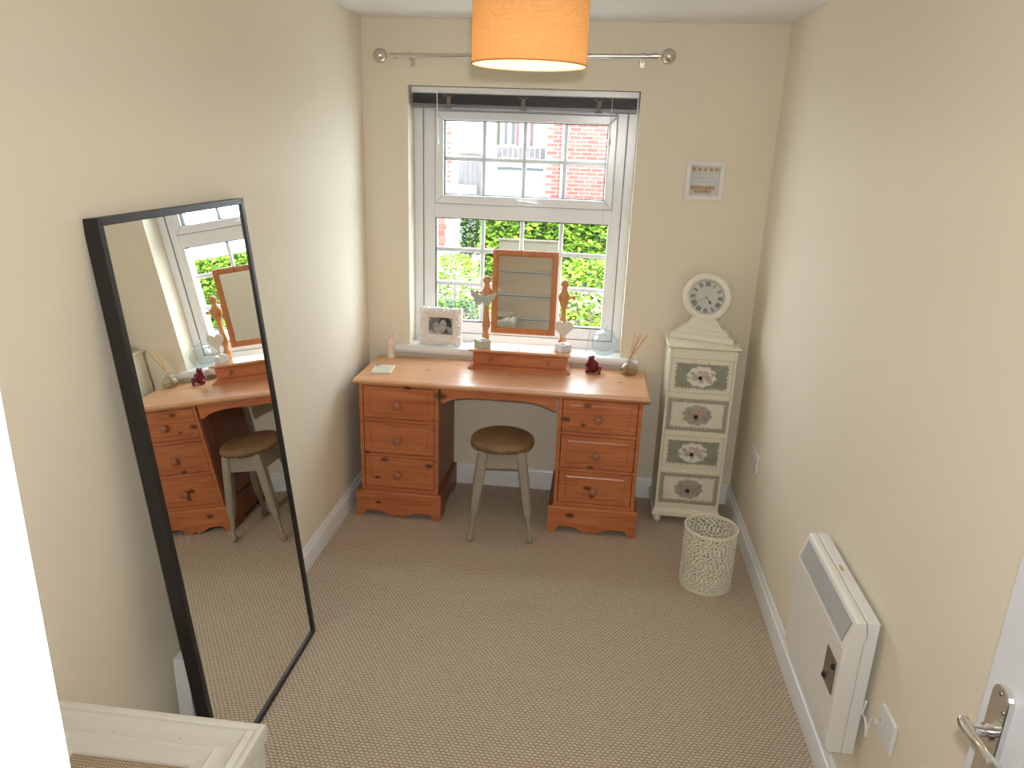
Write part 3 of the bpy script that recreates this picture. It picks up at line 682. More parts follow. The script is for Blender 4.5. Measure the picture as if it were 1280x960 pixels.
bm = NB(); lathe(bm, [(.017, 0), (.018, .003), (.0165, .010), (.015, .012)], 28); obj('foot_ring', bm, 'hand_wood', hand, smooth=True)
co = thing('coaster', 'pale stone coaster printed with faint script lying on the left of the desktop', 'coaster', (.169, -.318, ZT), .09)
def script(u_, v_):
    c = (.82, .78, .67)
    row_ = int(v_*9); fv = v_*9-row_
    if .25 < fv < .8 and .08 < u_ < .92 and noise.noise(Vector((u_*34, row_*7.3, 0))) > .05: c = (.42, .42, .32)
    if u_ < .22 and v_ > .80 and noise.noise(Vector((u_*30, v_*20, 4))) > -.15: c = (.12, .12, .12)
    return c
bm = NB(); box(bm, -.050, .050, -.067, .067, 0, .009); obj('slab', bm, 'cream', co, bevel=.002)
print_plane('printed_face', co, -.048, .048, -.065, .065, -.0098, 50, 64, script, 'print_paper', RX(-PI/2), .0006)

# ------------------------------------------------------------------ stool
st = thing('stool', 'round brown leather stool with nailed edge and taupe splayed legs', 'stool', (.808, -.493, 0), .122)
bm = NB(); lathe(bm, [(.0001, .462), (.148, .462), (.150, .466), (.153, .478), (.151, .489), (.142, .497), (.115, .5025), (.06, .5045), (.0001, .505)], 56); obj('seat', bm, 'leather', st, smooth='all')
seat = st.children[-1] if False else [c for c in COL.objects if c.parent == st][0]
for k in range(32):
    a = 2*PI*k/32; bm = NB(); ball(bm, (.1525*math.cos(a), .1525*math.sin(a), .471), .0042, 8, (1, 1, 1)); obj('upholstery_nail', bm, 'nail', seat, smooth='all')
bm = NB(); ins, hh_ = .083, .096
for k in range(4):
    Mk = RZ(PI/2*k)
    vs = [bm.verts.new(p) for p in ((-.078, -.098, .462), (.078, -.098, .462), (.085, -.108, .372), (-.085, -.108, .372), (-.078, -.080, .462), (.078, -.080, .462), (.085, -.090, .372), (-.085, -.090, .372))]
    for q in ((0, 1, 2, 3), (5, 4, 7, 6), (0, 4, 5, 1), (1, 5, 6, 2), (2, 6, 7, 3), (3, 7, 4, 0)): bm.faces.new([vs[i] for i in q])
    bmesh.ops.transform(bm, matrix=Mk, verts=vs)
obj('apron', bm, 'taupe', st, bevel=.002)
for k in range(4):
    sx, sy = ((-1, -1), (1, -1), (1, 1), (-1, 1))[k]
    bm = NB()
    top, bot = Vector((sx*.088, sy*.088, .461)), Vector((sx*.148, sy*.143, 0.0)); d = bot-top
    def at(z_): return top + d*((.461-z_)/.461)
    secs = [(.461, .0225, 0), (.30, .022, 0), (.17, .021, 0), (.135, .0155, .5), (.115, .012, 1), (.085, .0115, 1), (.050, .0095, 1), (.040, .010, 1), (.034, .014, 1), (.022, .0175, 1), (.010, .016, 1), (.001, .010, 1)]
    rings = []
    for z_, rad, rd in secs:
        c0 = at(z_); ring = []
        for i in range(16):
            a = 2*PI*(i+.5)/16; cx_, cy_ = math.cos(a), math.sin(a); mxx = max(abs(cx_), abs(cy_)); q = (1-rd)/mxx+rd; q = min(q, 1.30)
            ring.append(bm.verts.new((c0.x+rad*q*cx_, c0.y+rad*q*cy_, z_)))
        rings.append(ring)
    for A, B in zip(rings, rings[1:]):
        for i in range(16): bm.faces.new((A[i], A[(i+1) % 16], B[(i+1) % 16], B[i]))
    bm.faces.new(rings[0]); bm.faces.new(rings[-1][::-1]); obj('leg', bm, 'taupe', st, smooth=True, ang=40)

# ------------------------------------------------------------------ narrow painted chest
ch = thing('narrow_drawer_chest', 'tall narrow cream chest of four drawers painted with sage green and roses', 'chest of drawers', (1.745, -.16, 0))
CX0, CX1, CY = 1.585, 1.905, -.285
def C(name, bm, mat, parent=ch, **kw): return obj(name, bm, mat, parent, world=True, **kw)
bm = NB(); box(bm, CX0, CX1, CY+.012, -.02, .085, .932); C('carcass', bm, 'cream', bevel=.001)
bm = NB(); zs = [.085, .1135, .2865, .3135, .4865, .5135, .6865, .7135, .8865, .932]
box(bm, CX0, CX0+.012, CY, CY+.0118, .085, .932); box(bm, CX1-.012, CX1, CY, CY+.0118, .085, .932)
for i in range(0, 10, 2): box(bm, CX0+.012, CX1-.012, CY, CY+.0118, zs[i], zs[i+1])
C('face_frame', bm, 'cream', bevel=.0012)
bm = NB(); slab(bm, CX0-.014, CX1+.014, CY-.014, -.018, 0, 0, [(.014, .9325), (.010, .936), (.003, .939), (0, .943), (0, .948), (.002, .9505)]); C('top', bm, 'cream')
bm = NB(); slab(bm, CX0-.012, CX1+.012, CY-.012, -.018, 0, 0, [(0, .044), (0, .066), (.003, .070), (.008, .074), (.011, .082), (.012, .0849)]); C('base_moulding', bm, 'cream')
for x_, y_ in ((CX0+.018, CY+.018), (CX1-.018, CY+.018), (CX0+.018, -.05), (CX1-.018, -.05)):
    bm = NB(); lathe(bm, [(.012, 0), (.018, .006), (.0215, .018), (.020, .028), (.012, .034), (.013, .037), (.020, .040), (.020, .0438)], 24, T(x_, y_, 0)); C('foot', bm, 'cream', smooth='all')
def floral(style, seed):
    def fn(u_, v_):
        n = noise.noise(Vector((u_*7+seed, v_*5, 0)))*.04; nf = noise.noise(Vector((u_*34+seed*3, v_*22, 2)))
        cream = (.80+n, .77+n, .63+n); green = (.305+n*1.6, .315+n*1.6, .24+n*1.3); edge = (.52, .45, .34)
        e = min(u_*1.7, (1-u_)*1.7, v_, 1-v_)     # distance to rim in drawer heights
        el = math.sqrt(((u_-.5)/.235)**2+((v_-.5)/.31)**2) + .05*math.sin(10*math.atan2(v_-.5, (u_-.5)*1.3))
        if style == 0: field, rim, med = green, cream, (.84, .80, .68)
        else: field, rim, med = cream, (.40+n, .36+n, .29+n), (.42+n, .40+n, .31+n)
        c = field
        lim = .085+.030*abs(math.sin(u_*PI*15))*abs(math.sin(v_*PI*9+.6)) + .03*nf
        if e < lim: c = rim
        if lim <= e < lim+.03 and nf > -.25: c = edge if style else (.78, .70, .52)
        if el < 1: c = med
        if .93 < el < 1.07 and nf > .05: c = edge if style else (.70, .66, .50)
        for cx, cy, r_, col in ((.40, .47, .10, (.60, .38, .32)), (.56, .56, .12, (.66, .42, .38)), (.62, .44, .09, (.58, .32, .32)), (.47, .62, .07, (.68, .46, .36)), (.35, .58, .06, (.33, .40, .25)), (.50, .36, .07, (.32, .38, .26)), (.68, .58, .06, (.35, .40, .34)), (.30, .44, .05, (.72, .58, .40)), (.66, .35, .05, (.38, .36, .40))):
            d_ = math.hypot((u_-cx)*1.7, v_-cy)
            if d_ < r_*(1+.5*nf): k = .85+.3*noise.noise(Vector((u_*40, v_*40, seed))); c = tuple(min(1, (.62*q+.38*m_)*k) for q, m_ in zip(col, med))
        if style and el < 1.0 and False: pass
        return c
    return fn
for i, z_ in enumerate((.715, .515, .315, .115)):
    bm = NB(); box(bm, CX0+.0135, CX1-.0135, CY-.002, CY+.010, z_, z_+.170); dr = C('drawer', bm, 'cream', bevel=.0015)
    dr['label'] = ['drawer painted sage green with a rose medallion, topmost', 'second drawer down, cream field with taupe border', 'third drawer down, painted pale sage green', 'lowest drawer, cream field with taupe border'][i]
    pp = print_plane('painted_panel', dr, CX0+.016-1.745, CX1-.016-1.745, z_+.0025, z_+.1675, CY-.0032+.16, 110, 66, floral(i % 2, i*3.7), 'print_painted', None, .001)
    bm = NB(); lathe(bm, [(.004, 0), (.004, .008), (.0095, .012), (.010, .017), (.006, .021), (.0001, .022)], 18, T(1.738, CY-.003, z_+.082) @ RX(PI/2)); C('knob', bm, 'black', dr, smooth='all')

# ------------------------------------------------------------------ mantel clock
ck = thing('mantel_clock', 'cream balloon mantel clock with Roman numerals on the narrow chest', 'clock', (1.742, -.1735, .951), -.338)
# local: front faces -y, front edge at y=0
bm = NB()
def trap(pts, y0, y1): prism(bm, pts, 'y', y0, y1)
slabs = [(.155, 0, .026, -.006), (.140, .026, .034, .000), (.128, .034, .046, .006), (.118, .046, .052, .004)]
for hw, z0, z1, y0 in slabs: box(bm, -hw, hw, y0, .088, z0, z1)
sw = [(-.116, .052), (.116, .052), (.110, .058), (.092, .066), (.080, .078), (.074, .090), (.066, .100), (.060, .112), (-.060, .112), (-.066, .100), (-.074, .090), (-.080, .078), (-.092, .066), (-.110, .058)]
# ruled sweep in strips to keep faces convex
R_ = sw[1:8]
for (xa, za), (xb, zb) in zip(R_, R_[1:]):
    prism(bm, [(-xa, za), (xa, za), (xb, zb), (-xb, zb)], 'y', .010, .078)
obj('base', bm, 'cream_clock', ck, bevel=.002)
zc = .216; Mc = T(0, 0, zc) @ RX(PI/2)
bm = NB(); lathe(bm, [(.100, -.070), (.114, -.066), (.116, -.05), (.116, -.006), (.113, .000), (.109, .003), (.105, .002), (.102, .004), (.096, .006), (.091, .004), (.086, -.002), (.083, -.010)], 72, Mc, False)
bmesh.ops.transform(bm, matrix=T(0, .006, 0), verts=bm.verts)
obj('case', bm, 'cream_clock', ck, smooth='all')
bm = NB(); lathe(bm, [(.0001, -.0705), (.1, -.0705)], 48, T(0, .006, 0) @ Mc, False); obj('case_back', bm, 'backing', ck)
t = NT('dial_paper'); t.set(col=t.mix(t.noise(30), (.72, .72, .68), (.66, .66, .63)), rough=.5)
bm = NB(); lathe(bm, [(.0001, -.0035), (.0835, -.0035), (.0835, -.006), (.0001, -.006)], 64, T(0, .006, 0) @ Mc); dial = obj('dial', bm, 'dial_paper', ck)
yN = .0089; DRO = -.0
def stroke(bm, x0, z0, x1, z1, w_):
    d_ = Vector((x1-x0, 0, z1-z0)); n_ = Vector((-d_.z, 0, d_.x)).normalized()*w_/2
    vs = [Vector((x0, 0, z0))+n_, Vector((x0, 0, z0))-n_, Vector((x1, 0, z1))-n_, Vector((x1, 0, z1))+n_]
    A = [bm.verts.new(v) for v in vs]; B = [bm.verts.new(v+Vector((0, -.0008, 0))) for v in vs]
    for i in range(4): bm.faces.new((A[i], A[(i+1) % 4], B[(i+1) % 4], B[i]))
    bm.faces.new(A[::-1]); bm.faces.new(B)
ROM = ['XII', 'I', 'II', 'III', 'IIII', 'V', 'VI', 'VII', 'VIII', 'IX', 'X', 'XI']
for k, s in enumerate(ROM):
    bm = NB(); adv = {'I': .0062, 'V': .0110, 'X': .0115}; tot = sum(adv[c] for c in s); x_ = -tot/2; hgt = .0095
    for c in s:
        w2 = adv[c]
        if c == 'I': stroke(bm, x_+w2/2, -hgt, x_+w2/2, hgt, .0030)
        if c == 'V': stroke(bm, x_+.0015, hgt, x_+w2/2, -hgt, .0034); stroke(bm, x_+w2-.0015, hgt, x_+w2/2, -hgt, .0014)
        if c == 'X': stroke(bm, x_+.0015, hgt, x_+w2-.0015, -hgt, .0034); stroke(bm, x_+w2-.0015, hgt, x_+.0015, -hgt, .0014)
        x_ += w2
    stroke(bm, -tot/2, hgt, tot/2, hgt, .0011); stroke(bm, -tot/2, -hgt, tot/2, -hgt, .0011)
    a = 2*PI*k/12
    bmesh.ops.transform(bm, matrix=T(0, yN, zc) @ RY(a) @ T(0, 0, .0655), verts=bm.verts); obj('numeral', bm, 'black', dial)
bm = NB()
for i in range(48):
    a = 2*PI*i/48; stroke(bm, .0785*math.sin(a), .0785*math.cos(a), .0805*math.sin(a), .0805*math.cos(a), .0006)
bmesh.ops.transform(bm, matrix=T(0, yN, zc), verts=bm.verts); obj('minute_track', bm, 'black', dial)
paint('faint_ink', (.42, .42, .40), .6, .05, 0)
for (cx_, cz_, wd, n_) in ((0, .030, .058, 15), (0, .020, .022, 6), (-.003, -.030, .020, 6)):
    bm = NB()
    for i in range(n_):
        xx = cx_-wd/2+wd*i/(n_-1); hgt = .0012+.0010*((i*7) % 3); stroke(bm, xx, cz_-hgt, xx+.0012*((i % 2)*2-1), cz_+hgt, .0006)
    bmesh.ops.transform(bm, matrix=T(0, yN, zc), verts=bm.verts); ds_ = obj('dial_script', bm, 'faint_ink', dial); ds_['kind'] = 'stuff'
for nm, ang, L, wd in (('hour_hand', 2*PI*(4+40/60)/12, .036, .0022), ('minute_hand', 2*PI*40/60, .055, .0013)):
    bm = NB(); stroke(bm, 0, -.006, 0, L, wd)
    prism(bm, [(0, L-.016), (.0052, L-.009), (0, L+.006), (-.0052, L-.009)] if nm[0] == 'h' else [(0, L-.008), (.0026, L-.004), (0, L+.004), (-.0026, L-.004)], 'y', -.001, 0)
    bmesh.ops.transform(bm, matrix=T(0, yN-(.002 if nm[0] == 'h' else .0035), zc) @ RY(ang), verts=bm.verts); obj(nm, bm, 'black', dial)
bm = NB(); ball(bm, (0, yN-.0045, zc), .0032, 12); obj('hand_boss', bm, 'gold', dial, smooth='all')
bm = NB(); lathe(bm, [(.0001, .0035), (.04, .0030), (.084, -.0015)], 48, T(0, .006, 0) @ Mc, False); obj('clock_glass', bm, 'frame_glass', ck, smooth='all')

# ------------------------------------------------------------------ lace waste bin
bi = thing('waste_bin', 'cream pierced metal waste bin with lace pattern in front of narrow chest', 'waste bin', (1.779, -.826, .0005))
bm = NB(); NU, NV, RB, HB = 264, 96, .1135, .279
def hole(i, j):
    cu, cv = 22, 24   # motif cell
    uu, vv = i/cu, j/cv; iv = int(vv); uo = (uu+.5*(iv % 2)) % 1-.5; vo = vv % 1-.5
    if j < 4 or j > NV-5: return False
    r_ = math.hypot(uo, vo); a = math.atan2(vo, uo)
    pet = .30+.11*math.cos(6*a)
    if r_ < .055: return False
    if r_ < pet-.06: return (math.cos(6*a) > .15) and r_ > .13
    if r_ < pet+.03: return False
    ring = math.sin(uo*2*PI*3)*math.sin(vo*2*PI*3)
    return ring > .34
vs = [[bm.verts.new((RB*math.cos(2*PI*i/NU), RB*math.sin(2*PI*i/NU), HB*j/NV)) for i in range(NU)] for j in range(NV+1)]
for j in range(NV):
    for i in range(NU):
        if not hole(i, j): bm.faces.new((vs[j][i], vs[j][(i+1) % NU], vs[j+1][(i+1) % NU], vs[j+1][i]))
for v in [v for v in bm.verts if not v.link_faces]: bm.verts.remove(v)
o = obj('pierced_wall', bm, 'lace_cream', bi, smooth='all'); sd = o.modifiers.new('solidify', 'SOLIDIFY'); sd.thickness = .0014
bm = NB(); tube(bm, [(RB*math.cos(2*PI*k/64), RB*math.sin(2*PI*k/64), HB+.001) for k in range(65)], .0035, 8); obj('rim', bm, 'lace_cream', bi, smooth='all')
bm = NB(); lathe(bm, [(.0001, 0), (RB-.002, 0), (RB-.002, .004), (.0001, .004)], 48); obj('bottom', bm, 'lace_cream', bi)

# ------------------------------------------------------------------ leaning mirror
MX, MY, MWd, MH, MT, MD = .2050, -1.441, .738, 1.656, .1000, .0400
lm = thing('leaning_mirror', 'tall rectangular mirror in black frame leaning on the left wall', 'mirror', (MX, MY, .0005))
# local frame: X = toward camera along floor (a), Z = up the frame (b), Y = outward into room
a_ = Vector((-.0053, -.99999, 0)); n_ = Vector((.99999*math.cos(MT), -.0053*math.cos(MT), math.sin(MT))); b_ = n_.cross(a_)
b_ = b_ if b_.z > 0 else -b_
MM = Matrix(((a_.x, n_.x, b_.x, 0), (a_.y, n_.y, b_.y, 0), (a_.z, n_.z, b_.z, 0), (0, 0, 0, 1)))
ZL = math.sin(MT)*MD
MM = T(0, 0, .0) @ MM
def LM(name, bm, mat, parent=lm, **kw):
    bmesh.ops.transform(bm, matrix=MM, verts=bm.verts); return obj(name, bm, mat, parent, **kw)
bm = NB(); FW = .020
box(bm, 0, FW, -MD, 0, 0, MH); 
for q in ((0, FW, 0, MH), (MWd-FW, MWd, 0, MH)): pass
bm.clear(); ell_ring(bm, 0, MWd, 0, MH, FW, -MD, 0)
lf = LM('frame', bm, 'black_frame', bevel=.0012)
bm = NB(); box(bm, FW-.003, MWd-FW+.003, -.010, -.006, FW-.003, MH-FW+.003); LM('mirror_glass', bm, 'mirror_glass')
bm = NB(); box(bm, FW, MWd-FW, -MD+.004, -.0105, FW, MH-FW); LM('back_panel', bm, 'backing')

bm = NB(); box(bm, .056, .100, -2.135, -1.80, .0005, .389); wb = obj('white_box', bm, 'box_white', None, bevel=.002)
tag(wb, 'plain white flat box standing on edge on the carpet behind the leaning mirror', 'box')

# ------------------------------------------------------------------ cream framed table, bottom left
tb = thing('side_table', 'distressed cream table with moulded frame top and woven inset', 'side table', (.235, -2.72, 0))
TX0, TX1, TY0, TY1, TZ = .019, .527, -3.08, -2.523, .580
def TB(name, bm, mat, parent=tb, **kw): return obj(name, bm, mat, parent, world=True, **kw)
prof = [(0, -.045), (0, -.012), (.002, -.004), (.008, 0), (.016, -.001), (.020, -.005), (.022, -.006), (.030, -.002), (.036, -.001), (.042, -.004), (.046, -.010), (.058, -.0125), (.072, -.0125), (.084, -.010), (.090, -.0065), (.096, -.009), (.099, -.015), (.115, -.018), (.130, -.020), (.133, -.024), (.133, -.045)]
prof = [(i*.90, z) for i, z in prof]
def mside(p0, p1, q):   # mitred side from outer corner p0 to p1; q = inward corner signs
    bm = NB(); A = []; B = []
    for ins, dz in prof:
        A.append(bm.verts.new((p0[0]+q[0][0]*ins, p0[1]+q[0][1]*ins, TZ+dz))); B.append(bm.verts.new((p1[0]+q[1][0]*ins, p1[1]+q[1][1]*ins, TZ+dz)))
    for i in range(len(A)): bm.faces.new((A[i], A[(i+1) % len(A)], B[(i+1) % len(A)], B[i]))
    bm.faces.new(A[::-1]); bm.faces.new(B); return bm
cs = [(TX0, TY0), (TX1, TY0), (TX1, TY1), (TX0, TY1)]; qs = [(1, 1), (-1, 1), (-1, -1), (1, -1)]
for k in range(4): TB('frame_rail', mside(cs[k], cs[(k+1) % 4], (qs[k], qs[(k+1) % 4])), 'distressed_cream', smooth=True, ang=25)
bm = NB(); box(bm, TX0+.115, TX1-.115, TY0+.115, TY1-.115, TZ-.042, TZ-.030); TB('woven_inset', bm, 'woven_cane')
bm = NB()
box(bm, TX1-.028, TX1-.010, TY0+.05, TY1-.05, TZ-.115, TZ-.046); box(bm, TX0+.010, TX0+.028, TY0+.05, TY1-.05, TZ-.115, TZ-.046)
box(bm, TX0+.05, TX1-.05, TY1-.028, TY1-.010, TZ-.115, TZ-.046); box(bm, TX0+.05, TX1-.05, TY0+.010, TY0+.028, TZ-.115, TZ-.046)
TB('apron', bm, 'distressed_cream', bevel=.002)
for x_ in (TX0+.028, TX1-.028):
    for y_ in (TY0+.028, TY1-.028):
        bm = NB(); box(bm, x_-.022, x_+.022, y_-.022, y_+.022, .10, TZ-.046); lathe(bm, [(.010, .0005), (.016, .02), (.020, .08), (.021, .1)], 16, T(x_, y_, 0)); TB('leg', bm, 'distressed_cream', bevel=.002)

# ------------------------------------------------------------------ heater
ht = thing('panel_heater', 'white electric panel heater on the right wall with slanted top grille', 'heater', (1.96, -1.85, .28))
HY0, HY1 = -2.083, -1.605
def HT(name, bm, mat, parent=ht, **kw): return obj(name, bm, mat, parent, world=True, **kw)
bm = NB(); prism(bm, [(1.9605, .275), (1.9605, .629), (1.9665, .652), (1.9585, .698), (1.992, .698), (1.992, .275)], 'y', HY0, HY1)
HT('back_shell', bm, 'white_plastic', bevel=.004, seg=3)
bm = NB(); prism(bm, [(1.960, .275), (1.925, .275), (1.914, .290), (1.910, .610), (1.933, .692), (1.940, .698), (1.957, .698), (1.965, .652), (1.960, .63)], 'y', HY0, HY1)
HT('front_shell', bm, 'heater_enamel', bevel=.005, seg=3)
dvec = Vector((.023, 0, .082)).normalized(); nvec = Vector((-dvec.z, 0, dvec.x))
bm = NB(); p0 = Vector((1.910, 0, .610))
def gq(bm, s0, s1, y0, y1, t0, t1):
    vs = []
    for t_ in (t0, t1):
        for s, y_ in ((s0, y0), (s1, y0), (s1, y1), (s0, y1)): q = p0+dvec*s+nvec*t_; vs.append(bm.verts.new((q.x, y_, q.z)))
    for q in ((0, 1, 2, 3), (4, 7, 6, 5), (0, 4, 5, 1), (1, 5, 6, 2), (2, 6, 7, 3), (3, 7, 4, 0)): bm.faces.new([vs[i] for i in q])
gq(bm, .010, .072, HY0+.022, HY1-.022, .0003, .0012); gr = HT('grille', bm, 'groove_dark')
nsl = 56
for k in range(nsl):
    y_ = HY0+.024+(HY1-HY0-.048)*(k+.5)/nsl; bm = NB(); gq(bm, .011, .071, y_-.0026, y_+.0026, .0012, .003); HT('grille_slat', bm, 'grille_grey', gr)
bm = NB(); box(bm, 1.9085, 1.9125, -2.061, -1.981, .448, .552); cp = HT('control_panel', bm, 'smoked_plastic', bevel=.001)
for y_, z_ in ((-2.051, .531), (-2.000, .466)):
    bm = NB(); lathe(bm, [(.008, 0), (.008, .006), (.006, .008), (.0001, .0081)], 16, T(1.909, y_, z_) @ RY(-PI/2)); HT('dial_knob', bm, 'black', cp, smooth=True)
bm = NB(); box(bm, 1.966, 1.975, -1.83, -1.80, .6975, .6987); HT('label_tab', bm, 'gold')
bm = NB()
for z_ in (.33, .62): box(bm, 1.9925, W-.0002, -2.03, -1.66, z_, z_+.02)
HT('wall_bracket', bm, 'white_plastic')

def socket(name, label, y0, y1, z0, z1, rockers):
    t_ = thing(name, label, 'socket', (W, (y0+y1)/2, (z0+z1)/2)); bm = NB(); box(bm, W-.011, W-.0003, y0, y1, z0, z1); pl = obj('face_plate', bm, 'white_plastic', t_, bevel=.003, world=True)
    for yy, zz in rockers:
        bm = NB(); box(bm, W-.014, W-.0112, yy-.006, yy+.006, zz-.010, zz+.010); obj('rocker_switch', bm, 'white_plastic', pl, bevel=.001, world=True)
    for yy in (y0+.012, y1-.012):
        bm = NB(); ball(bm, (W-.0112, yy, (z0+z1)/2), .0026, 8, (.5, 1, 1)); obj('screw', bm, 'chrome', pl, world=True)
    return pl
pl1 = socket('wall_socket', 'white double wall socket low on the right wall near the corner', -.56, -.414, .432, .518, ((-.52, .498), (-.455, .498)))
for yy in (-.525, -.450):
    for dy, dz, sx, sz in ((0, .012, .0022, .006), (-.011, -.012, .005, .002), (.011, -.012, .005, .002)):
        bm = NB(); box(bm, W-.0117, W-.0110, yy+dy-sx, yy+dy+sx, .465+dz-sz, .465+dz+sz); obj('pin_slot', bm, 'black', pl1, world=True)
pl2 = socket('fused_switch', 'white fused spur switch on wall beside the panel heater', -2.252, -2.164, .436, .524, ((-2.195, .492),))
bm = NB(); box(bm, W-.013, W-.0112, -2.235, -2.213, .470, .496); obj('fuse_carrier', bm, 'white_plastic', pl2, bevel=.001, world=True)
bm = NB(); pts = []
for k in range(30):
    s = k/29; pts.append((W-.009-.010*math.sin(s*PI), -2.163+.085*s+.012*math.sin(s*PI*3), .455-.055*math.sin(s*PI)+.018*math.sin(s*PI*4)))
tube(bm, pts, .0032, 8)
cb = obj('heater_cable', bm, 'white_plastic', None, smooth='all'); tag(cb, 'short white power cable looping between heater and fused switch', 'cable')

# ------------------------------------------------------------------ picture on the back wall
pc = thing('framed_print', 'small square white box frame with letter tiles on back wall', 'picture', (1.6935, 0, 1.707))
bm = NB(); ell_ring(bm, 1.6035, 1.7835, 1.6165, 1.7975, .021, -.028, -.0005); obj('frame', bm, 'white_matte', pc, bevel=.001, world=True)
bm = NB(); box(bm, 1.6245, 1.7625, -.010, -.006, 1.6375, 1.7765); mt = obj('mount_card', bm, 'white_plastic', pc, world=True)
tmat = ['(tile)']
paint('tile_wood', (.66, .47, .25), .5, .1, 0); paint('tile_pink', (.62, .38, .27), .5, .1, 0)
rows = [(1.758, 1.640, 1.747, 5, .0165), (1.674, 1.640, 1.739, 7, .0165), (1.656, 1.656, 1.722, 5, .0165)]
for zc_, xa, xb, n, sz in rows:
    for k in range(n):
        xx = xa+(xb-xa)*k/(n-1); s2 = min(sz, (xb-xa)/(n-1)-.0006)/2
        bm = NB(); box(bm, xx-s2, xx+s2, -.0140, -.0104, zc_-.0082, zc_+.0082); tl_ = obj('letter_tile', bm, 'tile_pink' if (k*5+n) % 4 == 0 else 'tile_wood', mt, bevel=.0006, world=True)
bm = NB()
random.seed(3)
for zc_, xa, xb, n, sz in rows:
    for k in range(n):
        xx = xa+(xb-xa)*k/(n-1)
        for q in range(3):
            x1, z1 = xx+random.uniform(-.004, .004), zc_+random.uniform(-.005, .005); x2, z2 = xx+random.uniform(-.004, .004), zc_+random.uniform(-.005, .005)
            if abs(x1-x2)+abs(z1-z2) > .002: stroke(bm, x1, z1, x2, z2, .0012)
bmesh.ops.transform(bm, matrix=T(0, -.0141, 0), verts=bm.verts); obj('tile_lettering', bm, 'smoked_plastic', mt, world=True)
bm = NB()
for zc_, wd, n in ((1.737, .060, 16), (1.720, .088, 26), (1.702, .066, 18)):
    for i in range(n):
        xx = 1.692-wd/2+wd*i/(n-1); hgt = .0016+.0012*((i*5) % 3); stroke(bm, xx, zc_-hgt, xx+.0016*((i % 2)*2-1), zc_+hgt, .0008)
bmesh.ops.transform(bm, matrix=T(0, -.0103, 0), verts=bm.verts); obj('handwriting', bm, 'faint_ink', mt, world=True)
bm = NB(); box(bm, 1.6245, 1.7625, -.0225, -.021, 1.6375, 1.7765); obj('frame_glass', bm, 'frame_glass', pc, world=True)

# ------------------------------------------------------------------ curtain pole
cp_ = thing('curtain_pole', 'brushed steel curtain pole with ball finials above the window', 'curtain pole', (.79, -.08, 2.235))
def pz(x_): return 2.224+(x_-.115)/(1.466-.115)*.024
bm = NB(); tube(bm, [(.165, -.08, pz(.165)), (1.415, -.08, pz(1.415))], .0105, 20); obj('pole', bm, 'brushed_steel', cp_, world=True, smooth=True)
for x_, s in ((.115, 1), (1.466, -1)):
    bm = NB(); ball(bm, (x_, -.08, pz(x_)), .034, 28); obj('finial_ball', bm, 'brushed_steel', cp_, world=True, smooth='all')
    bm = NB(); tube(bm, [(x_+s*.030, -.08, pz(x_)), (x_+s*.048, -.08, pz(x_)), (x_+s*.049, -.08, pz(x_)), (x_+s*.062, -.08, pz(x_)), (x_+s*.080, -.08, pz(x_))], [.007, .006, .014, .014, .0125], 20); obj('finial_collar', bm, 'brushed_steel', cp_, world=True, smooth=True)
for x_ in (.256, 1.352):
    bm = NB(); tube(bm, [(x_-.012, -.08, pz(x_)), (x_+.012, -.08, pz(x_))], .0145, 20); tube(bm, [(x_, -.08, pz(x_)-.012), (x_, -.012, pz(x_)-.020)], .005, 10); box(bm, x_-.010, x_+.010, -.012, -.0005, pz(x_)-.042, pz(x_)-.008)
    obj('bracket', bm, 'brushed_steel', cp_, world=True, smooth=True)

# ------------------------------------------------------------------ venetian blind, drawn up
vb = thing('venetian_blind', 'grey venetian blind pulled up to the top of the window', 'blind', (.793, .075, 2.1))
bm = NB(); prism(bm, [(.040, 2.100), (.040, 2.074), (.045, 2.070), (.085, 2.070), (.090, 2.100)], 'x', .235, 1.352); hr = obj('headrail', bm, 'upvc', vb, bevel=.001, world=True)
bm = NB(); ns = 22
for k in range(ns):
    z_ = 2.066-k*.0020
    n6 = 6; pr = []
    for i in range(n6+1): s = i/n6; pr.append((.036+.050*s, z_+.0035*math.sin(s*PI)))
    for i in range(n6, -1, -1): s = i/n6; pr.append((.036+.050*s, z_+.0035*math.sin(s*PI)-.0008))
    for i in range(n6):
        q = [pr[i], pr[i+1], pr[len(pr)-2-i], pr[len(pr)-1-i]]; prism(bm, q, 'x', .243, 1.346)
so = obj('slat_stack', bm, 'slat_dark', vb, world=True); so['kind'] = 'stuff'
bm = NB(); prism(bm, [(.034, 2.020), (.034, 2.006), (.042, 2.002), (.080, 2.002), (.088, 2.006), (.088, 2.020)], 'x', .243, 1.346); obj('bottom_rail', bm, 'slat_mid', vb, bevel=.001, world=True)
for x_ in (.425, .796, 1.164):
    bm = NB(); box(bm, x_-.010, x_+.010, .031, .0335, 2.004, 2.066); box(bm, x_-.024, x_+.024, .031, .0335, 2.056, 2.063); box(bm, x_-.018, x_+.018, .031, .0335, 2.000, 2.005)
    obj('ladder_tape', bm, 'tape_grey', vb, world=True)
bm = NB(); tube(bm, [(.366, .030, 2.085), (.368, .028, 2.06), (.372, .028, 1.86)], .0028, 8); tube(bm, [(.372, .028, 1.87), (.372, .028, 1.83)], .0055, 8); obj('tilt_wand', bm, 'upvc', vb, world=True)
bm = NB(); tube(bm, [(1.226, .030, 2.075), (1.226, .028, 1.80)], .0018, 6); tube(bm, [(1.226, .028, 1.80), (1.216, .020, 1.4), (1.208, .020, 1.10), (1.19, .030, .90), (1.18, .045, .80)], .0014, 6); tube(bm, [(1.226, .028, 1.885), (1.226, .028, 1.855)], .006, 8); obj('pull_cord', bm, 'cord', vb, world=True)

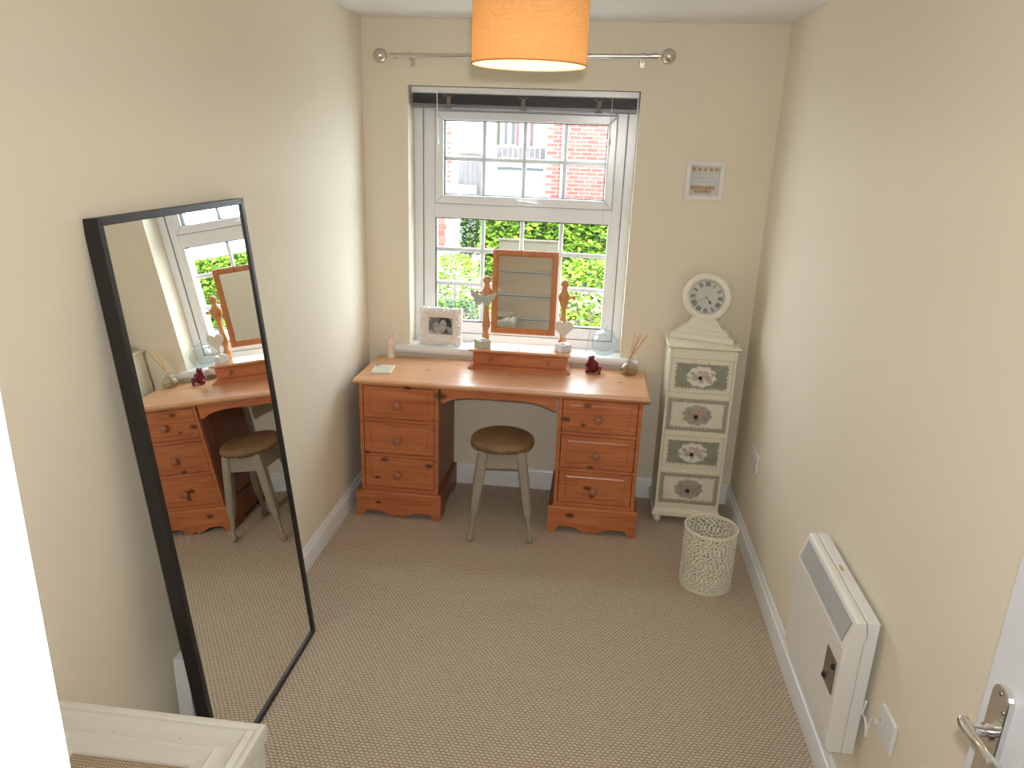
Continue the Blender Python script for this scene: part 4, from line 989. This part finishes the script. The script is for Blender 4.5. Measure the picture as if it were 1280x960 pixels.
# ------------------------------------------------------------------ pendant lamp
pn = thing('pendant_lamp', 'lit pendant lamp with drum shade of ochre fabric', 'pendant lamp', (1.007, -1.9, 2.024))
RS, HS = .1375, .20
bm = NB(); lathe(bm, [(RS, 0), (RS, HS)], 72, None, False); lampshade = obj('lamp_shade', bm, 'shade_fabric', pn, smooth='all')
bm = NB(); lathe(bm, [(RS-.0012, .0), (RS-.0012, HS)], 72, None, False); obj('shade_lining', bm, 'shade_inner', lampshade, smooth='all')
bm = NB()
for z_ in (.001, HS): tube(bm, [(RS*math.cos(2*PI*k/64), RS*math.sin(2*PI*k/64), z_) for k in range(65)], .0016, 6)
obj('shade_rim', bm, 'shade_fabric', lampshade, smooth='all')
bm = NB()
for k in range(3):
    a = 2*PI*k/3+.3; tube(bm, [(.021*math.cos(a), .021*math.sin(a), .15), (RS*math.cos(a), RS*math.sin(a), HS-.002)], .0016, 6)
tube(bm, [(.021*math.cos(2*PI*k/24), .021*math.sin(2*PI*k/24), .15) for k in range(25)], .002, 6)
obj('shade_carrier', bm, 'white_plastic', lampshade)
bm = NB(); lathe(bm, [(.018, .115), (.019, .145), (.016, .17), (.006, .18)], 24); tube(bm, [(0, 0, .175), (0, 0, H-2.024-.03)], .003, 8); obj('flex_and_holder', bm, 'white_plastic', pn, smooth=True)
bm = NB(); lathe(bm, [(.045, H-2.024-.0005), (.044, H-2.024-.012), (.03, H-2.024-.026), (.008, H-2.024-.034)], 32); obj('ceiling_rose', bm, 'white_plastic', pn, smooth=True)
t = NT('bulb_glow'); t.set(col=(1, .9, .75), emcol=(1, .78, .5), emis=16.0, rough=.3)
bm = NB(); lathe(bm, [(.0001, .040), (.015, .043), (.026, .055), (.029, .070), (.025, .088), (.016, .104), (.0135, .114)], 24, None, False); obj('bulb', bm, 'bulb_glow', pn, smooth='all')
bl = lamp('bulb_light', 'POINT', (1.007, -1.9, 2.024+.075), BULB, (1, .74, .45)); bl.data.shadow_soft_size = .03
bl.location = (1.007, -1.9, 2.024+.02); bl.data.shadow_soft_size = .012

# ------------------------------------------------------------------ chest of drawers by the doorway (seen in the swing mirror)
cd_ = thing('drawer_chest', 'white and beige chest of drawers reflected in the swing mirror', 'chest of drawers', (.45, -3.41, 0))
ZK = .045; KX0, KX1, KY0, KY1 = .06, .845, -3.575, -3.25
def K(name, bm, mat, parent=cd_, **kw): return obj(name, bm, mat, parent, world=True, **kw)
paint('beige_front', (.90, .81, .66), .4, .03, 0)
bm = NB(); box(bm, KX0, KX1, KY0, KY1-.02, .03, 1.135); K('carcass', bm, 'gloss_white', bevel=.002)
bm = NB(); box(bm, KX0-.012, KX1+.012, KY0, KY1+.012, 1.1355, 1.158); K('top', bm, 'gloss_white', bevel=.004)
bm = NB(); box(bm, KX0, KX0+.03, KY1-.0198, KY1, .03, 1.135); box(bm, KX1-.03, KX1, KY1-.0198, KY1, .03, 1.135); box(bm, KX0+.03, KX1-.03, KY1-.0198, KY1, .03, .044); K('face_frame', bm, 'gloss_white', bevel=.002)
for k in range(5):
    z0 = ZK+k*.2225; z1 = z0+.2165
    bm = NB(); ell_ring(bm, KX0+.032, KX1-.032, z0, z1, .018, KY1-.016, KY1+.006); dr = K('drawer', bm, 'gloss_white', bevel=.002)
    bm = NB(); box(bm, KX0+.051, KX1-.051, KY1-.012, KY1+.001, z0+.019, z1-.019); K('drawer_panel', bm, 'beige_front', dr)
    for x_ in (.40,):
        bm = NB(); box(bm, x_-.05, x_+.05, KY1+.016, KY1+.024, z0+.145, z0+.160); box(bm, x_-.045, x_-.037, KY1+.0012, KY1+.018, z0+.147, z0+.158); box(bm, x_+.037, x_+.045, KY1+.0012, KY1+.018, z0+.147, z0+.158); K('handle', bm, 'gloss_white', dr, bevel=.0015)
for x_ in (KX0+.03, KX1-.03):
    for y_ in (KY0+.03, KY1-.05):
        bm = NB(); box(bm, x_-.02, x_+.02, y_-.02, y_+.02, .0005, .0298); K('foot', bm, 'gloss_white', bevel=.002)

# ------------------------------------------------------------------ outside
GZ = -.30
bm = NB(); box(bm, -14, 14, .28, 40, GZ-.1, GZ); g_ = obj('ground', bm, 'stone_paving'); g_['kind'] = 'structure'
bm = NB(); box(bm, -3.2, 3.2, 1.8, 6.2, GZ+.001, GZ+.03); b_o = obj('flower_bed', bm, 'soil'); b_o['kind'] = 'structure'
# house opposite: brick face right, garage and timber bay in the middle
HYF = 11.5
hs = bpy.data.objects.new('house_opposite', None); COL.objects.link(hs); hs.matrix_basis = T(.8, HYF, GZ)
tag(hs, 'red brick house across the drive with grey downpipe and timber garage front', 'house')
def HO(name, bm, mat, parent=hs, **kw): return obj(name, bm, mat, parent, world=True, **kw)
bm = NB(); box(bm, .09, 5.0, HYF, HYF+.3, GZ, 5.2); wl = HO('wall', bm, 'mortar')
# single bricks where they show (300 largest), printed courses beyond
brick_me = None; rowh, bw = .075, .225; cnt = 0
for rI in range(26):
    z_ = .62+rI*rowh
    for k in range(-1, 11):
        x_ = .10+k*bw+(bw/2 if rI % 2 else 0)
        if x_ < .09 or x_+bw > 2.0 or cnt >= 290: continue
        if rI < 3 and x_ > 1.4: continue
        if x_ > 1.55: continue
        if brick_me is None:
            bm = NB(); box(bm, 0, .213, -.008, .0, 0, .063)
            b0 = HO('brick', bm, 'brick_0', wl); b0.data.transform(Matrix.Translation((0, 0, 0))); brick_me = b0.data
            # world=True moved the mesh; normalise to a local brick
            o0 = Vector((min(v.co.x for v in brick_me.vertices), max(v.co.y for v in brick_me.vertices), min(v.co.z for v in brick_me.vertices)))
            for v in brick_me.vertices: v.co -= o0
            brick_ms = [brick_me]
            for q in (1, 2): mm_ = brick_me.copy(); mm_.materials[0] = MATS['brick_%d' % q]; brick_ms.append(mm_)
            bo = b0
        else:
            bo = bpy.data.objects.new('brick', random.choice(brick_ms)); COL.objects.link(bo); bo.parent = wl
        bo.location = (x_-.8, -.0002, z_-GZ); cnt += 1
bm = NB(); box(bm, .09, 5.0, HYF-.006, HYF-.0004, .62+26*rowh, 5.2); box(bm, 1.79, 5.0, HYF-.006, HYF-.0004, GZ, .62+26*rowh); box(bm, .09, 1.78, HYF-.006, HYF-.0004, GZ, .61); HO('far_brickwork', bm, 'brick_far', wl)
bm = NB(); tube(bm, [(.435, HYF-.07, GZ), (.435, HYF-.07, 5)], .045, 14); HO('downpipe', bm, 'pipe_grey', smooth=True)
bm = NB(); box(bm, -2.9, .085, HYF+.9, HYF+1.1, 1.80, 5.2); HO('upper_wall', bm, 'white_render')
for x_ in (-.83, -.68):
    bm = NB(); box(bm, x_-.03, x_+.03, HYF+.86, HYF+.9, 1.84, 3.0); HO('window', bm, 'window_grey')
for x_ in (-.58, -.29, -.98):
    bm = NB(); box(bm, x_-.03, x_+.03, HYF+.80, HYF+.86, 1.80, 4.6); HO('post', bm, 'red_paint' if x_ > -.9 else 'fence_tan')
bm = NB(); box(bm, -.96, .085, HYF+.3, HYF+.5, GZ, 1.17); HO('garage_door', bm, 'white_render')
for z_ in (.25, .60, .95): 
    bm = NB(); box(bm, -.90, .0, HYF+.28, HYF+.2999, z_-.015, z_+.02); HO('door_rail', bm, 'white_render')
bm = NB(); box(bm, -.92, .03, HYF+.32, HYF+.40, 1.335, 1.40); HO('shade_strip', bm, 'gap_shade')  # near-black strip painted in as the shade between the lintels
bm = NB(); box(bm, -.92, .03, HYF+.32, HYF+.40, 1.18, 1.235); HO('shade_strip', bm, 'slat_mid')  # grey strip painted in as the shade above the garage door
bm = NB(); box(bm, -.96, .06, HYF+.30, HYF+.42, 1.24, 1.333); box(bm, -.96, .06, HYF+.30, HYF+.42, 1.405, 1.54); HO('lintel', bm, 'white_render')
for k in range(9):
    x_ = -.93+k*.110; bm = NB(); box(bm, x_, x_+.106, HYF+.28+.003*(k % 2), HYF+.30, 1.56+.01*((k*3) % 4), 1.775+.006*(k % 3)); HO('timber_board', bm, 'fence_grey')
for k in range(5):
    x_ = -1.10+k*.06; 
    if k < 2: bm = NB(); box(bm, x_-.05, x_, HYF+.1, HYF+.16, GZ, 1.80); HO('gate_post', bm, 'white_render')
fn = bpy.data.objects.new('garden_fence', None); COL.objects.link(fn); fn.matrix_basis = T(-1.4, HYF-.3, GZ); tag(fn, 'weathered grey board fence beside the garage across the drive', 'fence')
for k in range(5):
    x_ = -1.60+k*.095; bm = NB(); box(bm, x_, x_+.092, HYF-.31, HYF-.29, GZ+.02, 1.735+.01*(k % 2)); obj('fence_board', bm, 'fence_grey', fn, world=True)
bm = NB(); box(bm, -1.60, -1.13, HYF-.288, HYF-.25, 1.45, 1.52); obj('fence_rail', bm, 'fence_tan', fn, world=True)
bm = NB(); box(bm, -1.61, -1.12, HYF-.287, HYF-.27, GZ+.02, 1.70); obj('fence_gap_shade', bm, 'gap_shade', fn, world=True)  # dark sheet added behind the boards so their gaps look shaded
bm = NB(); box(bm, -1.61, -1.12, HYF-.325, HYF-.311, 1.64, 1.75); obj('fence_capping', bm, 'capping_wood', fn, world=True)
# pale gable on the left with a brick edge
gb = bpy.data.objects.new('brick_garage', None); COL.objects.link(gb); gb.matrix_basis = T(-3, 9.5, GZ); tag(gb, 'pale garage gable with red brick corner at left of view', 'building')
bm = NB(); box(bm, -5.2, -1.21, 9.5, 11.0, GZ, 1.05); obj('wall', bm, 'white_render', gb, world=True)
bm = NB(); box(bm, -5.2, -2.0, 11.3, 11.6, GZ, 4.0); obj('rear_wall', bm, 'white_render', gb, world=True)
for rI in range(9):
    z_ = .0+rI*.115; bm = NB(); x1 = -1.495-(.0 if rI % 2 else .03); box(bm, -1.66, x1, 9.47, 9.4995, z_, z_+.10); obj('brick', bm, 'brick_%d' % (rI % 3), gb, world=True)
for rI in range(13):
    z_ = .98+rI*.09; bm = NB(); x1 = -1.76-(.0 if rI % 2 else .03); box(bm, -1.85, x1, 11.26, 11.2995, z_, z_+.06); obj('brick', bm, 'brick_%d' % (rI % 3), gb, world=True)

# hedges and shrubs: leaves are real little quads, uncountable -> stuff parts
def foliage(name, label, cat, pts_fn, n, size, mats, stems=(), seed=1, weights=None):
    random.seed(seed)
    base = bpy.data.objects.new(name, None); COL.objects.link(base); tag(base, label, cat)
    bm = NB(); c0 = Vector((0, 0, 0)); P = [pts_fn() for _ in range(n)]
    bx = sum(p[0] for p in P)/n; by = sum(p[1] for p in P)/n; base.matrix_basis = T(bx, by, GZ)
    for p in P:
        s = size*random.uniform(.6, 1.25); M_ = T(*p) @ RZ(random.uniform(0, 2*PI)) @ RX(random.uniform(-1.0, 1.0)) @ RY(random.uniform(-.7, .7))
        co_ = [(-s*.5, 0, 0), (-s*.15, -s*.30, s*.05), (s*.55, 0, -.08*s), (-s*.15, s*.30, s*.05)]
        vs = [bm.verts.new(M_ @ Vector(q)) for q in co_]; a = bm.faces.new((vs[0], vs[1], vs[2])); b = bm.faces.new((vs[0], vs[2], vs[3]))
        mi = random.choices(range(len(mats)), weights)[0]; a.material_index = b.material_index = mi
    bmesh.ops.transform(bm, matrix=base.matrix_basis.inverted(), verts=bm.verts)
    me = bpy.data.meshes.new('leaves'); bm.to_mesh(me); bm.free(); o = bpy.data.objects.new('leaves', me); COL.objects.link(o); o.parent = base; o['kind'] = 'stuff'
    for m_ in mats: me.materials.append(MATS[m_])
    bm = NB()
    for st_ in stems: tube(bm, [st_[0], ((Vector(st_[0])+Vector(st_[1]))/2+Vector((.02, 0, 0))), st_[1]], [st_[2], st_[2]*.8, st_[2]*.4], 6)
    if stems: obj('stems', bm, 'stem_brown', base, world=True)
    return base
U = random.uniform
def hedge_fn(x0, x1, y0, y1, z0, z1, bumps=.12):
    def fn_():
        face = random.random()
        x_ = U(x0, x1); z_ = U(z0, z1+bumps*math.sin(x_*5)*.5); y_ = y0+abs(random.gauss(0, .20)) if face < .75 else U(y0, y1)
        if face >= .75: z_ = z1+U(-.1, .08)
        return (x_, y_, z_)
    return fn_
foliage('climbing_hedge', 'long bright green leafy hedge across the garden beyond the window', 'hedge', hedge_fn(-.66, 7.5, 8.0, 8.6, GZ+.05, .84), 30000, .125, ['leaf_bright', 'leaf_mid', 'leaf_dark'],
        [((x_*.5-.5, 8.3, GZ), (x_*.5-.45, 8.3, .6), .02) for x_ in range(8)], 4, [5, 3, 1.6])
bm = NB(); box(bm, -.60, 3.5, 9.6, 9.8, GZ, .70); hw = obj('hedge_wall', bm, 'fence_tan'); tag(hw, 'low tan garden wall behind the bright hedge', 'wall')
bm = NB(); box(bm, -.27, .62, 7.45, 7.55, GZ, .46); box(bm, -.29, .64, 7.43, 7.57, .4602, .475); pw = obj('low_wall', bm, 'fence_tan'); tag(pw, 'short tan wall in front of the bright hedge, half overgrown', 'wall')
foliage('conifer_hedge', 'dark green clipped conifer by the pale garage', 'conifer', hedge_fn(-1.15, -.80, 8.9, 9.1, GZ+.3, .78, .02), 2200, .06, ['leaf_dark', 'leaf_mid'], [((-.98, 9.0, GZ), (-.98, 9.0, .5), .03)], 5, [3, 1])
def bush_fn(cx, cy, rx, ry, z0, z1):
    def fn_():
        a = U(0, 2*PI); rr_ = math.sqrt(U(0.15, 1)); z_ = U(z0, z1); k = math.sqrt(max(.05, 1-((z_-(z0+z1)/2)/((z1-z0)/2*1.08))**2))
        return (cx+rx*rr_*math.cos(a)*k, cy+ry*rr_*math.sin(a)*k, z_)
    return fn_
foliage('laurel_bush', 'bright leafy bush outside the lower right panes', 'bush', bush_fn(1.12, 3.9, .50, .45, GZ+.02, .72), 2600, .075, ['leaf_bright', 'leaf_mid', 'leaf_dark'],
        [((1.1+.1*k, 3.9, GZ), (1.0+.14*k, 3.9, .5), .010) for k in range(-2, 3)], 6, [5, 3, 1])
foliage('laurel_bush', 'lower green bush outside the window, left of the tall bush', 'bush', bush_fn(.30, 4.9, .36, .32, GZ+.02, .30), 1500, .07, ['leaf_bright', 'leaf_mid'], [((.30, 4.9, GZ), (.30, 4.9, .1), .01)], 7, [3, 2])
foliage('garden_shrub', 'pale yellow-green shrub outside the lower left panes', 'shrub', bush_fn(-.66, 5.95, .36, .4, GZ+.02, .42), 1700, .06, ['leaf_bright', 'leaf_mid'], [((-.5+.1*k, 5.2, GZ), (-.6+.14*k, 5.2, .40), .008) for k in range(5)], 8, [4, 2])
foliage('silver_shrub', 'blue-grey low shrub just outside the lower left pane', 'shrub', bush_fn(-.12, 3.3, .34, .3, GZ+.02, .36), 1400, .045, ['leaf_blue', 'leaf_mid', 'leaf_dark'], [((-.12, 3.3, GZ), (-.12, 3.3, .2), .01)], 9, [4, 2, 1])
# two thin dark plant supports
for x_ in (-.52, -.40):
    bm = NB(); pts = [(x_, 4.6, GZ), (x_, 4.6, .60)]+[(x_-.04+.04*math.cos(k*PI/6), 4.6, .60+.04*math.sin(k*PI/6)) for k in range(7)]; tube(bm, pts, .006, 6)
    o = obj('plant_support', bm, 'gasket', None); tag(o, 'thin dark hooked plant stake, %s of two outside the left pane' % ('left' if x_ < -.5 else 'right'), 'plant stake', 'plant stakes')
